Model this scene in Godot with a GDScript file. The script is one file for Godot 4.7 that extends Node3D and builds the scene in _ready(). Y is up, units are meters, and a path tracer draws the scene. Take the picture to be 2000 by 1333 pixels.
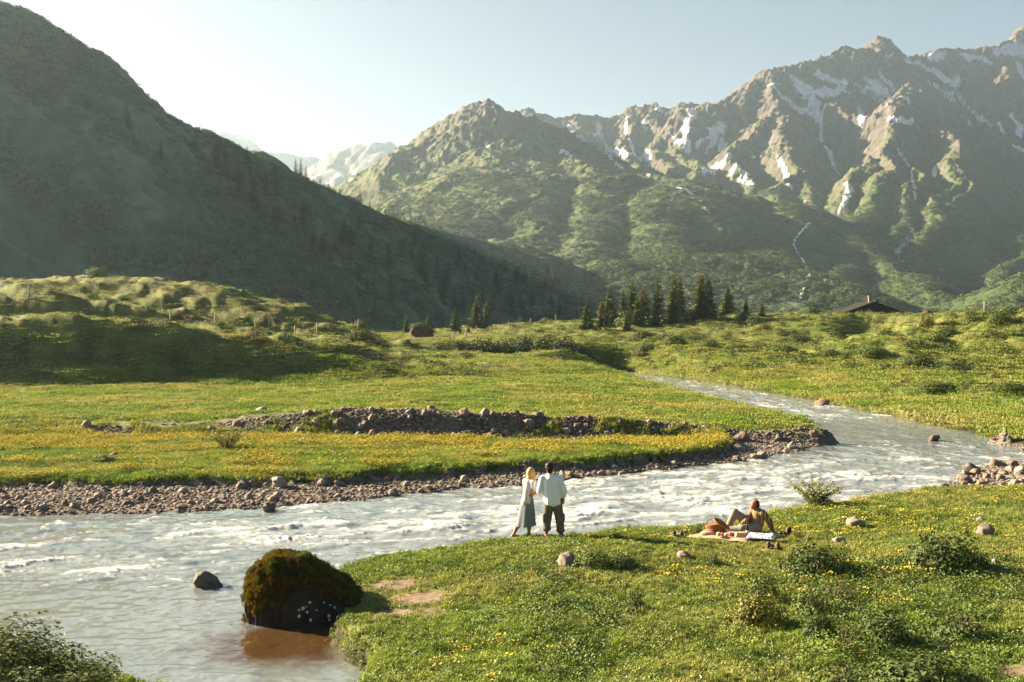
extends Node3D
# An alpine valley in low sun: a milky river, a flowering bank with three people, hills, spruces and snow-streaked mountains.
# x runs right, d = -z runs into the valley, metres; the river's surface lies at y = 0.

const EYE := 5.8
var rng := RandomNumberGenerator.new()
var used := {}
var M := {}

func _ready() -> void:
	rng.seed = 7
	set_camera()
	set_sky()
	set_sun()
	make_materials()
	for step: Callable in [build_fields, build_ground, build_mountains, build_torrent, build_water, build_stones, build_grass, build_shrubs, build_trees, build_fences, build_houses, build_boulders, build_picnic, build_people]:
		step.call()

func set_camera() -> void:
	var c := Camera3D.new()
	c.name = "camera"
	c.projection = Camera3D.PROJECTION_FRUSTUM
	c.near = 0.1
	c.far = 20000.0
	c.size = 0.1 * 1333.0 / 2180.0
	c.frustum_offset = Vector2(0, -0.1 * 44.5 / 2180.0)
	c.position = Vector3(0, EYE, 0)
	add_child(c)
	c.make_current()

const SUN_TURN := 64.0   # degrees left of the view
const SUN_UP := 22.5
const EXPOSURE := 7.1

func sun_dir() -> Vector3:
	var a := deg_to_rad(SUN_TURN)
	var e := deg_to_rad(SUN_UP)
	return Vector3(-sin(a) * cos(e), sin(e), -cos(a) * cos(e))

func set_sky() -> void:
	var w := 512
	var h := 256
	var im := Image.create(w, h, false, Image.FORMAT_RGBF)
	var s := sun_dir()
	for j in h:
		var el := PI / 2 - (j + 0.5) / h * PI
		var up := maxf(rad_to_deg(el), 0.0)
		var t := exp(-up / 21.0)
		var low := exp(-up / 5.5)
		for i in w:
			var az := (i + 0.5) / w * TAU
			var v := Vector3(sin(az) * cos(el), sin(el), -cos(az) * cos(el))
			var off := rad_to_deg(acos(clampf(v.dot(s), -1, 1)))
			var c := Vector3(0.07, 0.16, 0.33).lerp(Vector3(0.53, 0.675, 0.80), t).lerp(Vector3(0.71, 0.76, 0.77), low * 0.8)
			var glow := exp(-pow(off / 42.0, 2.0))
			c = c * (0.84 + 0.02 * glow) + Vector3(0.06, 0.05, 0.03) * glow
			c = c / EXPOSURE
			im.set_pixel(i, j, Color(c.x, c.y, c.z))
	var m := PanoramaSkyMaterial.new()
	m.panorama = ImageTexture.create_from_image(im)
	var sky := Sky.new()
	sky.sky_material = m
	var e := Environment.new()
	e.background_mode = Environment.BG_SKY
	e.sky = sky
	e.tonemap_mode = Environment.TONE_MAPPER_LINEAR
	e.tonemap_exposure = EXPOSURE
	e.sdfgi_enabled = true
	e.ssao_enabled = true
	e.ssil_enabled = true
	# thin bright morning haze that scatters the low sun forwards
	e.volumetric_fog_enabled = true
	e.volumetric_fog_density = 0.0001
	e.volumetric_fog_albedo = Color(0.79, 0.91, 1.0)
	e.volumetric_fog_anisotropy = 0.5
	e.volumetric_fog_length = 6000.0
	var we := WorldEnvironment.new()
	we.name = "world_environment"
	we.environment = e
	add_child(we)

func set_sun() -> void:
	var l := DirectionalLight3D.new()
	l.name = "sun"
	l.light_energy = 1.6
	l.light_color = Color(1.0, 0.905, 0.76)
	l.light_angular_distance = 0.5
	l.shadow_enabled = true
	l.directional_shadow_max_distance = 2000.0
	add_child(l)
	l.look_at_from_position(sun_dir() * 100.0, Vector3.ZERO)

# ---------------------------------------------------------------- helpers
func numbered(called: String) -> String:
	var n: int = used.get(called, 0)
	used[called] = n + 1
	return called if n == 0 else "%s_%03d" % [called, n]

func tag(o: Node, label: String, category: String, group := "") -> Node:
	o.set_meta("label", label)
	if category: o.set_meta("category", category)
	if group: o.set_meta("group", group)
	return o

func thing(called: String, label: String, category: String, at: Vector3, turn := 0.0, group := "") -> Node3D:
	var o := Node3D.new()
	o.name = numbered(called)
	add_child(o)
	o.position = at
	o.rotation.y = turn
	tag(o, label, category, group)
	return o

func mesh_node(called: String, mesh: Mesh, mat: Material, parent: Node = null) -> MeshInstance3D:
	var o := MeshInstance3D.new()
	o.mesh = mesh
	if mat: o.material_override = mat
	if parent == null:
		o.name = numbered(called)
		add_child(o)
	else:
		o.name = called
		parent.add_child(o, true)
	return o

func setting(called: String, mesh: Mesh, mat: Material) -> MeshInstance3D:
	var o := mesh_node(called, mesh, mat)
	o.set_meta("kind", "structure")
	return o

func stuff(called: String, mesh: Mesh, mat: Material, places: Array, tints: Array, label: String, category: String, parent: Node = null) -> MultiMeshInstance3D:
	var mm := MultiMesh.new()
	mm.transform_format = MultiMesh.TRANSFORM_3D
	mm.use_colors = tints.size() > 0
	mm.mesh = mesh
	mm.instance_count = places.size()
	for i in places.size():
		mm.set_instance_transform(i, places[i])
		if tints.size() > 0: mm.set_instance_color(i, tints[i])
	var o := MultiMeshInstance3D.new()
	o.multimesh = mm
	o.material_override = mat
	o.set_meta("kind", "stuff")
	if parent == null:
		o.name = numbered(called)
		add_child(o)
		tag(o, label, category)
	else:
		o.name = called
		parent.add_child(o, true)
	return o

func copy(proto: Node3D, at: Vector3, turn: float, size: Vector3, label: String, group := "") -> Node3D:
	var c: Node3D = proto.duplicate()
	var base := String(proto.name)
	c.name = numbered(base)
	add_child(c)
	c.transform = Transform3D(Basis(Vector3.UP, turn) * Basis.from_scale(size), at)
	c.set_meta("label", label)
	if group: c.set_meta("group", group)
	return c

func noise(sd: int, freq: float, oct := 3, kind := FastNoiseLite.FRACTAL_FBM) -> FastNoiseLite:
	var n := FastNoiseLite.new()
	n.seed = sd
	n.noise_type = FastNoiseLite.TYPE_SIMPLEX_SMOOTH
	n.frequency = freq
	n.fractal_type = kind
	n.fractal_octaves = oct
	return n

func srgb(r: float, g: float, b: float) -> Color:
	return Color(r, g, b).linear_to_srgb()

func plain(r: float, g: float, b: float, rough := 0.9, vertex := false, back := 0.0) -> StandardMaterial3D:
	var m := StandardMaterial3D.new()
	m.albedo_color = srgb(r, g, b)
	m.roughness = rough
	m.metallic_specular = 0.3
	m.vertex_color_use_as_albedo = vertex
	m.cull_mode = BaseMaterial3D.CULL_DISABLED
	if back > 0.0:
		m.backlight_enabled = true
		m.backlight = Color(back, back, back * 0.6)
	return m

func speckle(sd: int, freq: float, lo: Color, hi: Color, kind := FastNoiseLite.FRACTAL_FBM) -> NoiseTexture2D:
	var t := NoiseTexture2D.new()
	t.width = 512
	t.height = 512
	t.seamless = true
	var n := noise(sd, freq, 5, kind)
	t.noise = n
	var g := Gradient.new()
	g.set_color(0, lo)
	g.set_color(1, hi)
	t.color_ramp = g
	return t

func make_materials() -> void:
	var g := plain(1, 1, 1, 0.95, true)
	g.albedo_texture = speckle(3, 0.02, Color(0.62, 0.62, 0.6), Color(1, 1, 1))
	g.uv1_triplanar = true
	g.uv1_world_triplanar = true
	g.uv1_scale = Vector3.ONE * 0.45
	M.ground = g
	var r := plain(1, 1, 1, 0.95, true)
	r.albedo_texture = speckle(5, 0.03, Color(0.6, 0.6, 0.6), Color(1, 1, 1))
	r.uv1_triplanar = true
	r.uv1_world_triplanar = true
	r.uv1_scale = Vector3.ONE * 0.006
	r.heightmap_enabled = true
	r.heightmap_texture = speckle(8, 0.03, Color.BLACK, Color.WHITE)
	r.heightmap_scale = 240.0
	M.rock_face = r
	var w := plain(1, 1, 1, 0.12, true)
	w.metallic_specular = 0.5
	M.water = w
	M.grass = plain(1, 1, 1, 0.75, true, 0.75)
	M.leaf = plain(1, 1, 1, 0.65, true, 0.5)
	M.needle = plain(1, 1, 1, 0.75, true, 0.5)
	M.flower = plain(1, 1, 1, 0.7, true, 0.6)
	var s := plain(1, 1, 1, 0.85, true)
	s.albedo_texture = speckle(11, 0.05, Color(0.55, 0.54, 0.52), Color(1, 1, 1))
	s.uv1_triplanar = true
	s.uv1_scale = Vector3.ONE * 1.3
	M.stone = s
	M.bark = plain(0.09, 0.065, 0.045, 0.95)

class Shape:
	var v := PackedVector3Array()
	var n := PackedVector3Array()
	var c := PackedColorArray()
	var ix := PackedInt32Array()
	func quad(a: Vector3, b: Vector3, cc: Vector3, d: Vector3, col: Color) -> void:
		var k := v.size()
		v.append_array([a, b, cc, d])
		c.append_array([col, col, col, col])
		ix.append_array([k, k + 1, k + 2, k, k + 2, k + 3])
	func tri(a: Vector3, b: Vector3, cc: Vector3, col: Color) -> void:
		var k := v.size()
		v.append_array([a, b, cc])
		c.append_array([col, col, col])
		ix.append_array([k, k + 1, k + 2])
	# rings of points, joined into a tube
	func rings(rs: Array, col: Color, closed_ends := true) -> void:
		var k0 := v.size()
		var m: int = rs[0].size()
		for r in rs:
			for p in r:
				v.append(p)
				c.append(col)
		for j in rs.size() - 1:
			for i in m:
				var a := k0 + j * m + i
				var b := k0 + j * m + (i + 1) % m
				ix.append_array([a, a + m, b + m, a, b + m, b])
		if closed_ends:
			for e in [0, rs.size() - 1]:
				var mid := Vector3.ZERO
				for p in rs[e]: mid += p
				var q := v.size()
				v.append(mid / m)
				c.append(col)
				for i in m:
					var a: int = k0 + e * m + i
					var b: int = k0 + e * m + (i + 1) % m
					if e == 0: ix.append_array([q, a, b])
					else: ix.append_array([q, b, a])
	func done(smooth := false) -> ArrayMesh:
		var arr := []
		arr.resize(Mesh.ARRAY_MAX)
		arr[Mesh.ARRAY_VERTEX] = v
		arr[Mesh.ARRAY_COLOR] = c
		arr[Mesh.ARRAY_INDEX] = ix
		if smooth:
			n.resize(v.size())
			for i in range(0, ix.size(), 3):
				var f := (v[ix[i + 2]] - v[ix[i]]).cross(v[ix[i + 1]] - v[ix[i]])
				for q in 3: n[ix[i + q]] += f
			for i in n.size(): n[i] = n[i].normalized() if n[i].length_squared() > 0.0 else Vector3.UP
			arr[Mesh.ARRAY_NORMAL] = n
		var m := ArrayMesh.new()
		m.add_surface_from_arrays(Mesh.PRIMITIVE_TRIANGLES, arr)
		return m

func tube(s: Shape, pts: Array, radii: Array, sides: int, col: Color) -> void:
	var rs := []
	for i in pts.size():
		var dir: Vector3 = (pts[mini(i + 1, pts.size() - 1)] - pts[maxi(i - 1, 0)]).normalized()
		var a := dir.cross(Vector3.RIGHT if absf(dir.x) < 0.8 else Vector3.UP).normalized()
		var b := dir.cross(a)
		var r := []
		for k in sides:
			var t := TAU * k / sides
			r.append(pts[i] + (a * cos(t) + b * sin(t)) * radii[i])
		rs.append(r)
	s.rings(rs, col)

func box(s: Shape, t: Transform3D, size: Vector3, col: Color) -> void:
	var p := []
	for i in 8:
		p.append(t * (Vector3((i & 1) - 0.5, ((i >> 1) & 1) - 0.5, ((i >> 2) & 1) - 0.5) * size))
	for f in [[0, 1, 3, 2], [5, 4, 6, 7], [4, 0, 2, 6], [1, 5, 7, 3], [2, 3, 7, 6], [4, 5, 1, 0]]:
		s.quad(p[f[0]], p[f[2 - 1]], p[f[2]], p[f[3]], col)

func sstep(a: float, b: float, x: float) -> float:
	var t := clampf((x - a) / (b - a), 0.0, 1.0)
	return t * t * (3.0 - 2.0 * t)

# rows of a polar sheet, worked out on several threads
func par(count: int, work: Callable) -> void:
	var id := WorkerThreadPool.add_group_task(work, count)
	WorkerThreadPool.wait_for_group_task_completion(id)

# a sheet over columns (x / d) and rows (d): heights and colours by row
func sheet(cols: PackedFloat32Array, rows: PackedFloat32Array, hs: Array, cs: Array) -> ArrayMesh:
	var nc := cols.size()
	var nr := rows.size()
	var v := PackedVector3Array()
	var n := PackedVector3Array()
	var c := PackedColorArray()
	v.resize(nc * nr)
	n.resize(nc * nr)
	c.resize(nc * nr)
	for j in nr:
		var d := rows[j]
		var hr: PackedFloat32Array = hs[j]
		var cr: PackedColorArray = cs[j]
		for i in nc:
			v[j * nc + i] = Vector3(cols[i] * d, hr[i], -d)
			c[j * nc + i] = cr[i]
	var ix := PackedInt32Array()
	ix.resize((nc - 1) * (nr - 1) * 6)
	var q := 0
	for j in nr - 1:
		for i in nc - 1:
			var a := j * nc + i
			ix[q] = a; ix[q + 1] = a + nc; ix[q + 2] = a + nc + 1
			ix[q + 3] = a; ix[q + 4] = a + nc + 1; ix[q + 5] = a + 1
			q += 6
	for j in nr:
		for i in nc:
			var a := v[j * nc + mini(i + 1, nc - 1)] - v[j * nc + maxi(i - 1, 0)]
			var b := v[mini(j + 1, nr - 1) * nc + i] - v[maxi(j - 1, 0) * nc + i]
			n[j * nc + i] = a.cross(b).normalized()
	var arr := []
	arr.resize(Mesh.ARRAY_MAX)
	arr[Mesh.ARRAY_VERTEX] = v
	arr[Mesh.ARRAY_NORMAL] = n
	arr[Mesh.ARRAY_COLOR] = c
	arr[Mesh.ARRAY_INDEX] = ix
	var m := ArrayMesh.new()
	m.add_surface_from_arrays(Mesh.PRIMITIVE_TRIANGLES, arr)
	return m

func spaced(list: Array) -> PackedFloat32Array:
	# [start, step, end, step, end ...]
	var out := PackedFloat32Array()
	var x: float = list[0]
	var k := 1
	while k < list.size():
		while x < list[k + 1]:
			out.append(x)
			x += list[k]
		k += 2
	out.append(x)
	return out

func logspaced(a: float, b: float, n: int) -> PackedFloat32Array:
	var out := PackedFloat32Array()
	for i in n: out.append(a * pow(b / a, float(i) / (n - 1)))
	return out

# a field on a regular grid of metres, read back with interpolation
class Field:
	var x0: float
	var d0: float
	var cell: float
	var nx: int
	var nd: int
	var a: Array = []
	func at(x: float, d: float) -> float:
		var u := clampf((x - x0) / cell, 0.0, nx - 1.001)
		var w := clampf((d - d0) / cell, 0.0, nd - 1.001)
		var i := int(u)
		var j := int(w)
		var fu := u - i
		var fw := w - j
		var r0: PackedFloat32Array = a[j]
		var r1: PackedFloat32Array = a[j + 1]
		return lerpf(lerpf(r0[i], r0[i + 1], fu), lerpf(r1[i], r1[i + 1], fu), fw)

# distance to the edge of a polygon [x, d, x, d ...], positive outside
func edge_field(poly: Array, x0: float, x1: float, d0: float, d1: float, cell: float) -> Field:
	var f := Field.new()
	f.x0 = x0
	f.d0 = d0
	f.cell = cell
	f.nx = int((x1 - x0) / cell) + 1
	f.nd = int((d1 - d0) / cell) + 1
	f.a.resize(f.nd)
	var p := PackedFloat32Array(poly)
	var m := p.size() / 2
	par(f.nd, func(j: int):
		var row := PackedFloat32Array()
		row.resize(f.nx)
		var d := f.d0 + j * f.cell
		for i in f.nx:
			var x := f.x0 + i * f.cell
			var best := 1e9
			var inside := false
			var ax := p[m * 2 - 2]
			var ad := p[m * 2 - 1]
			for k in m:
				var bx := p[k * 2]
				var bd := p[k * 2 + 1]
				if (ad > d) != (bd > d) and x < (bx - ax) * (d - ad) / (bd - ad) + ax: inside = not inside
				var ex := bx - ax
				var ed := bd - ad
				var t := clampf(((x - ax) * ex + (d - ad) * ed) / (ex * ex + ed * ed + 1e-9), 0.0, 1.0)
				var qx := x - ax - ex * t
				var qd := d - ad - ed * t
				best = minf(best, qx * qx + qd * qd)
				ax = bx
				ad = bd
			row[i] = -sqrt(best) if inside else sqrt(best)
		f.a[j] = row)
	return f

# ---------------------------------------------------------------- the valley floor
const RIVER := [11.37, 123.96, 12, 109, 12.74, 95.79, 13.81, 86.01, 14.59, 79.52, 15.35, 74.38, 16.02, 69.86, 16.7, 66.2, 16.99, 63.86, 16.51, 60.79, 15.56, 58, 14.18, 56.2, 12.66, 55.21, 11.5, 54.5, 12.29, 53.58, 14.01, 53.58, 14.79, 52.68, 13.81, 50.17, 12.4, 48.26, 10.7, 46.66, 8.11, 44.21, 5.9, 42.86, 4.4, 41.73, 2.58, 40.14, 0.89, 38.9, -0.35, 38.2, -1.73, 37.74, -3.03, 36.76, -4.17, 36.33, -5.02, 35.32, -6.05, 34.74, -6.92, 34.27, -7.8, 33.99, -9.26, 33.63, -10.35, 33.19, -11.45, 33.27, -13.22, 32.76, -15.06, 32.84, -19.43, 32.59, -28.04, 32.17, -17.83, 20.46, -11.37, 19.07, -8.25, 17.99, -5.96, 17.32, -4.36, 15.84, -2.54, 15.84, -2.25, 17.61, -2.62, 18.51, -2.97, 19.27, -3.21, 20.3, -3.61, 21.88, -4.08, 24.41, -4.01, 24.67, -3.5, 25.47, -2.97, 25.86, -2.41, 26.27, -1.83, 26.63, -1.24, 26.94, -0.5, 27.38, 0, 27.64, 1.27, 27.77, 2.61, 28.45, 4.38, 28.94, 5.45, 29.68, 6.72, 30.53, 8.1, 31.52, 9.88, 33.13, 12.1, 34.71, 13.83, 36.33, 15.26, 39.15, 17.01, 42.15, 18.53, 43.9, 19.67, 44.68, 22.07, 45.81, 23.97, 46.66, 23.9, 47.36, 22.26, 49.01, 22.72, 52.68, 22.89, 55.46, 22.63, 61.68, 22.07, 68.72, 21.35, 77.57, 20, 87.2, 18.12, 98.78, 15.13, 109.95, 13.43, 117.07, 12.47, 126.44]
const STRIP := [-45.77, 52.52, -24.54, 53.49, -21.2, 52.52, -18.83, 50.68, -15.37, 50.02, -12.03, 50.45, -6.88, 50.02, 0, 48.96, 2.21, 48.14, 4.51, 49.17, 6.82, 49.59, 9.35, 50.96, 9.99, 49.5, 9.42, 47.99, 7.96, 45.69, 6.31, 44.38, 5, 43.6, 3.51, 42.55, 2.49, 41.83, 1.15, 41.69, 0, 41.14, -1.84, 40.07, -3.58, 39.06, -4.81, 38.82, -5.42, 38.1, -6.56, 37.64, -7.97, 37.75, -9.01, 37.07, -10.27, 37.3, -13.52, 36.85, -15.65, 37.07, -16.9, 36.85, -31.74, 36.42]
const BASE := [0.0, 0.9, 20.0, 0.62, 32.0, 0.55, 50.0, 0.5, 54.5, 1.0, 80.0, 1.1, 130.0, 1.1, 200.0, 1.4, 300.0, 1.5, 450.0, 2.2, 600.0, 2.6, 1400.0, 3.5]
# crest [x, d, height ...], width in front, width behind, roughness
const KNOLLS := [
	[[-17.52, 57, 0.39, -14.12, 54, 1.02, -12.54, 53.6, 1.23, -10.74, 53.2, 1.31, -9.22, 52.9, 1.41, -7.74, 52.7, 1.57, -5.78, 52.5, 1.51, -3.59, 52.2, 1.56, -1.67, 52, 1.39, 0, 51.8, 1.45, 1.89, 51.6, 1.28, 3.54, 51.5, 1.31, 5.65, 51.3, 1.09, 7.05, 51.2, 1.08, 8.42, 51, 0.86, 9.55, 50.8, 0.72], 1.7, 2.2, 0.0],
	[[-67.98, 78, 6.94, -48, 80.5, 6.17, -37.84, 82.5, 5.72, -32.56, 83.5, 5.88, -28.68, 84.5, 5.49, -25.34, 85, 4.71, -22.36, 85.5, 3.64, -19.95, 87, 2.89], 4.8, 40.0, 1.0],
	[[-21.8, 99, 3.26, -19.98, 99, 3.71, -17.43, 100, 3.69, -16.28, 100, 3.32], 2.5, 14.0, 1.0],
	[[-130.73, 150, 14.19, -71.56, 130, 10.69, -57.8, 126, 9.96, -51.61, 125, 10.22, -45.87, 125, 10.22, -39.82, 124, 9.84, -33.58, 122, 9.27, -29.17, 120, 8.11, -25.44, 118, 6.45, -22.88, 116, 4.95], 24.0, 22.0, 1.0],
	[[-97.61, 112, 8.99, -61.1, 111, 8.19, -47.43, 110, 7.82, -40, 109, 7.4, -33.19, 108, 6.59, -27.98, 107, 5.31, -25.28, 106, 4.44], 4.0, 14.0, 1.0],
	[[-25.69, 100, 3.69, -21.8, 108, 3.72, -18.83, 114, 3.19], 26.0, 17.0, 0.3],
	[[-14.45, 105, 2.04, -10.28, 112, 2.31, -6.39, 116, 2.18], 3.4, 14.0, 1.0],
	[[-17.06, 124, 2.96, -11.74, 128, 3.1, -7.16, 130, 3, -2.98, 130, 3.12, 2.98, 130, 3.06, 7.05, 128, 2.98, 8.44, 126, 2.39], 2.4, 110.0, 0.6],
	[[-6.44, 108, 1.14, -3.93, 107, 1.28, -0.95, 104, 1.22, 1.85, 101, 0.89], 2.0, 6.0, 1.0],
	[[2.73, 119, 1.87, 6.66, 121, 2.03, 10.92, 119, 1.38], 2.4, 8.0, 1.0],
	[[9.84, 165, 3.15, 16.15, 176, 3.46, 23.63, 184, 3.86, 33.12, 190, 4.75, 38.35, 190, 6.15, 43.58, 190, 6.24, 50.92, 185, 6.48, 56.97, 180, 5.8], 50.0, 110.0, 0.8],
	[[38.28, 112, 3.85, 40.71, 116, 4.84, 44.13, 121, 6.02, 47.78, 124, 6.54, 52.02, 126, 6.61, 54.91, 126, 6.03], 20.0, 16.0, 1.0],
	[[48.81, 112, 4.88, 51.51, 114, 6.01, 53.81, 115, 6.64, 59.54, 118, 7.53, 83.94, 122, 9.27], 20.0, 16.0, 1.0],
	[[24.08, 125, 0.64, 26.83, 117, 0.86, 28.77, 112, 0.92, 31.71, 108, 0.94, 33.72, 105, 0.84, 36.7, 100, 0.66, 38.35, 95, 0.31], 1.8, 9.0, 1.0],
	[[28.27, 78, 1.15, 30.41, 78, 1.22, 31.79, 77, 1.17], 2.5, 4.0, 1.0],
	[[31.91, 74, 1.05, 35.3, 74, 1.05], 3.0, 4.0, 1.0],
	[[-7.16, 13, 2.17, -6.12, 14.2, 1.63, -5.69, 14.6, 1.19], 3.0, 5.0, 0.0],
]
# hollows washed into the right hill: from, to, half width, depth
const GULLIES := [[[41.13, 122, 1.99, 48.99, 150, 3.19, 56.51, 176, 5.15], 8.0, 3.2], [[39.82, 140, 1.43, 42.04, 158, 3.05], 6.0, 1.6], [[26.79, 146, 1.25, 27.89, 160, 2.64], 7.0, 1.3]]
const BARE := [  # trampled earth: x, d, half width, half depth
	[[-2.41, 22.83], 1.0, 0.55], [[-1.95, 20.27], 1.05, 0.5], [[-1.77, 21.48], 0.9, 0.8], [[7.32, 16.13], 0.5, 0.5]]

var river: Field
var strip: Field
var knolls: Array = []
var cols := PackedFloat32Array()
var rows := PackedFloat32Array()
var heights: Array = []
var hills: Array = []
var n_small := noise(21, 0.9, 3)
var n_mid := noise(22, 0.16, 3)
var n_big := noise(23, 0.035, 2)
var n_hump := noise(24, 0.30, 3, FastNoiseLite.FRACTAL_RIDGED)
var n_tint := noise(25, 0.06, 4)
var n_spot := noise(26, 0.45, 3)

func build_fields() -> void:
	river = edge_field(RIVER, -42.0, 44.0, 8.0, 136.0, 0.4)
	strip = edge_field(STRIP, -42.0, 30.0, 28.0, 60.0, 0.3)
	for k in KNOLLS:
		var p := PackedFloat32Array(k[0])
		var lo := Vector2(1e9, 1e9)
		var hi := -lo
		for i in range(0, p.size(), 3):
			lo = lo.min(Vector2(p[i], p[i + 1]))
			hi = hi.max(Vector2(p[i], p[i + 1]))
		var w: float = maxf(k[1], k[2]) * 1.22
		knolls.append({"p": p, "wf": float(k[1]), "wb": float(k[2]), "rough": float(k[3]), "lo": lo - Vector2(w, w), "hi": hi + Vector2(w, w)})

func base_at(d: float) -> float:
	var i := 0
	while i < BASE.size() - 4 and BASE[i + 2] < d: i += 2
	return lerpf(BASE[i + 1], BASE[i + 3], clampf((d - BASE[i]) / (BASE[i + 2] - BASE[i]), 0.0, 1.0))

func is_gravel(x: float, d: float) -> bool:
	return d < 52.0 and (d > 32.0 if x < 8.0 else d > 39.0 or (x > 13.4 and d > 35.0)) and x < 23.0

func gully(x: float, d: float) -> float:
	if d < 110.0 or d > 190.0 or x < 10.0: return 0.0
	var deep := 0.0
	for g in GULLIES:
		var p: Array = g[0]
		for i in range(0, p.size() - 3, 3):
			var e := Vector2(p[i + 3] - p[i], p[i + 4] - p[i + 1])
			var q := Vector2(x - p[i], d - p[i + 1])
			var t := clampf(q.dot(e) / e.length_squared(), 0.0, 1.0)
			deep = maxf(deep, g[2] * (1.0 - sstep(0.1, 1.0, (q - e * t).length() / g[1])))
	return deep

# (height, how much of it is hill)
func ground_at(x: float, d: float) -> Vector2:
	var b := base_at(d)
	if d > 52.0 and d < 160.0: b = lerpf(b, 0.5, sstep(-4.0, 13.0, x - (d - 60.0) * 0.12) * (1.0 - sstep(115.0, 160.0, d)))
	var h := b
	var rough := 0.0
	for k in knolls:
		var lo: Vector2 = k.lo
		var hi: Vector2 = k.hi
		if x < lo.x or x > hi.x or d < lo.y or d > hi.y: continue
		var p: PackedFloat32Array = k.p
		var wob := 1.0 + 0.18 * n_mid.get_noise_2d(x * 0.8, d * 0.8)
		var most := maxf(k.wf, k.wb) / wob
		for i in range(0, p.size() - 3, 3):
			var ex := p[i + 3] - p[i]
			var ed := p[i + 4] - p[i + 1]
			var t := clampf(((x - p[i]) * ex + (d - p[i + 1]) * ed) / (ex * ex + ed * ed), 0.0, 1.0)
			var qx := x - p[i] - ex * t
			var qd := d - p[i + 1] - ed * t
			var off := sqrt(qx * qx + qd * qd)
			if off > most: continue
			var side := (qd * ex - qx * ed) / sqrt(ex * ex + ed * ed)
			var w: float = lerpf(k.wf, k.wb, sstep(-0.75, 0.75, side / (off + 0.01)))
			var f := 1.0 - sstep(0.0, 1.0, off * wob / w)
			h = maxf(h, b + (lerpf(p[i + 2], p[i + 5], t) - b) * f)
			rough = maxf(rough, k.rough * f)
	var hill := clampf((h - b) * 0.8, 0.0, 1.0) * rough
	var far := sstep(45.0, 90.0, d)
	h += n_mid.get_noise_2d(x, d) * lerpf(0.15, 0.24, far) + n_big.get_noise_2d(x, d) * 0.35 * far
	h += n_small.get_noise_2d(x, d) * lerpf(0.035, 0.07, far)
	if hill > 0.0 or (d > 110.0 and d < 190.0 and x > 30.0): h += (n_hump.get_noise_2d(x * 0.5, d * 0.8) * 0.25 + n_mid.get_noise_2d(x * 1.1, d * 2.0) * 0.55) * hill - gully(x, d)
	if d < 140.0:
		if is_gravel(x, d):
			var s2 := strip.at(x, d)
			var g := clampf(0.04 + 0.05 * river.at(x, d), 0.0, 0.32) + n_small.get_noise_2d(x * 2.0, d * 2.0) * 0.05
			if d > 50.0: g = lerpf(g, h, sstep(50.6, 52.0, d))
			var edge := s2 + n_small.get_noise_2d(x * 1.3, d * 1.3) * 0.35
			h = lerpf(g, h if d > 50.6 else 0.5 + n_mid.get_noise_2d(x, d) * 0.12, 1.0 - sstep(-0.3, 0.15, edge))
		if d < 32.0: h -= 0.28 * (1.0 - sstep(-4.5, 2.0, x)) * sstep(15.0, 18.0, d)
		var s := river.at(x, d) + n_small.get_noise_2d(x * 1.4 + 50.0, d * 1.4) * 0.16 + n_mid.get_noise_2d(x * 2.0, d * 2.0) * 0.4
		if is_gravel(x, d): h = lerpf(-0.7, h, sstep(-1.2, 0.3, s))
		elif s < 6.0:
			var top := minf(h, (0.42 if d < 50.0 or s_right(x, d) else 0.06) + 0.12 * maxf(s, 0.0))
			h = lerpf(-0.45, lerpf(top, h, sstep(1.0, 6.0, s)), sstep(-0.35, 0.35 if d < 32.0 else 0.6, s))
	return Vector2(h, hill)

# the far right bank stands higher than the meadow inside the bend
func s_right(x: float, d: float) -> bool:
	return x > 13.0 + (119.0 - d) * 0.16 + (0.0 if d > 75.0 else (75.0 - d) * 0.12)

func build_ground() -> void:
	cols = spaced([-1.6, 0.02, -0.50, 0.0013, 0.50, 0.02, 1.6])
	rows = logspaced(5.0, 1100.0, 580)
	heights.resize(rows.size())
	hills.resize(rows.size())
	var tint: Array = []
	tint.resize(rows.size())
	par(rows.size(), func(j: int):
		var hr := PackedFloat32Array()
		var kr := PackedFloat32Array()
		var cr := PackedColorArray()
		hr.resize(cols.size())
		kr.resize(cols.size())
		cr.resize(cols.size())
		var d := rows[j]
		for i in cols.size():
			var x := cols[i] * d
			var g := ground_at(x, d)
			hr[i] = g.x
			kr[i] = g.y
			cr[i] = ground_tint(x, d, g)
		heights[j] = hr
		hills[j] = kr
		tint[j] = cr)
	setting("valley_floor", sheet(cols, rows, heights, tint), M.ground)
	tag(get_node("valley_floor"), "green meadows, gravel banks and grassy hummocks of the valley floor", "")

const GRASS := Color(0.16, 0.20, 0.045)
const GRASS_DRY := Color(0.22, 0.22, 0.07)
const GRASS_DEEP := Color(0.085, 0.115, 0.024)
const HEATH := Color(0.055, 0.055, 0.02)
const HEATH_RED := Color(0.13, 0.07, 0.035)
const GRAVEL := Color(0.23, 0.195, 0.16)
const EARTH := Color(0.23, 0.17, 0.115)
const BANK := Color(0.04, 0.034, 0.018)

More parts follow.
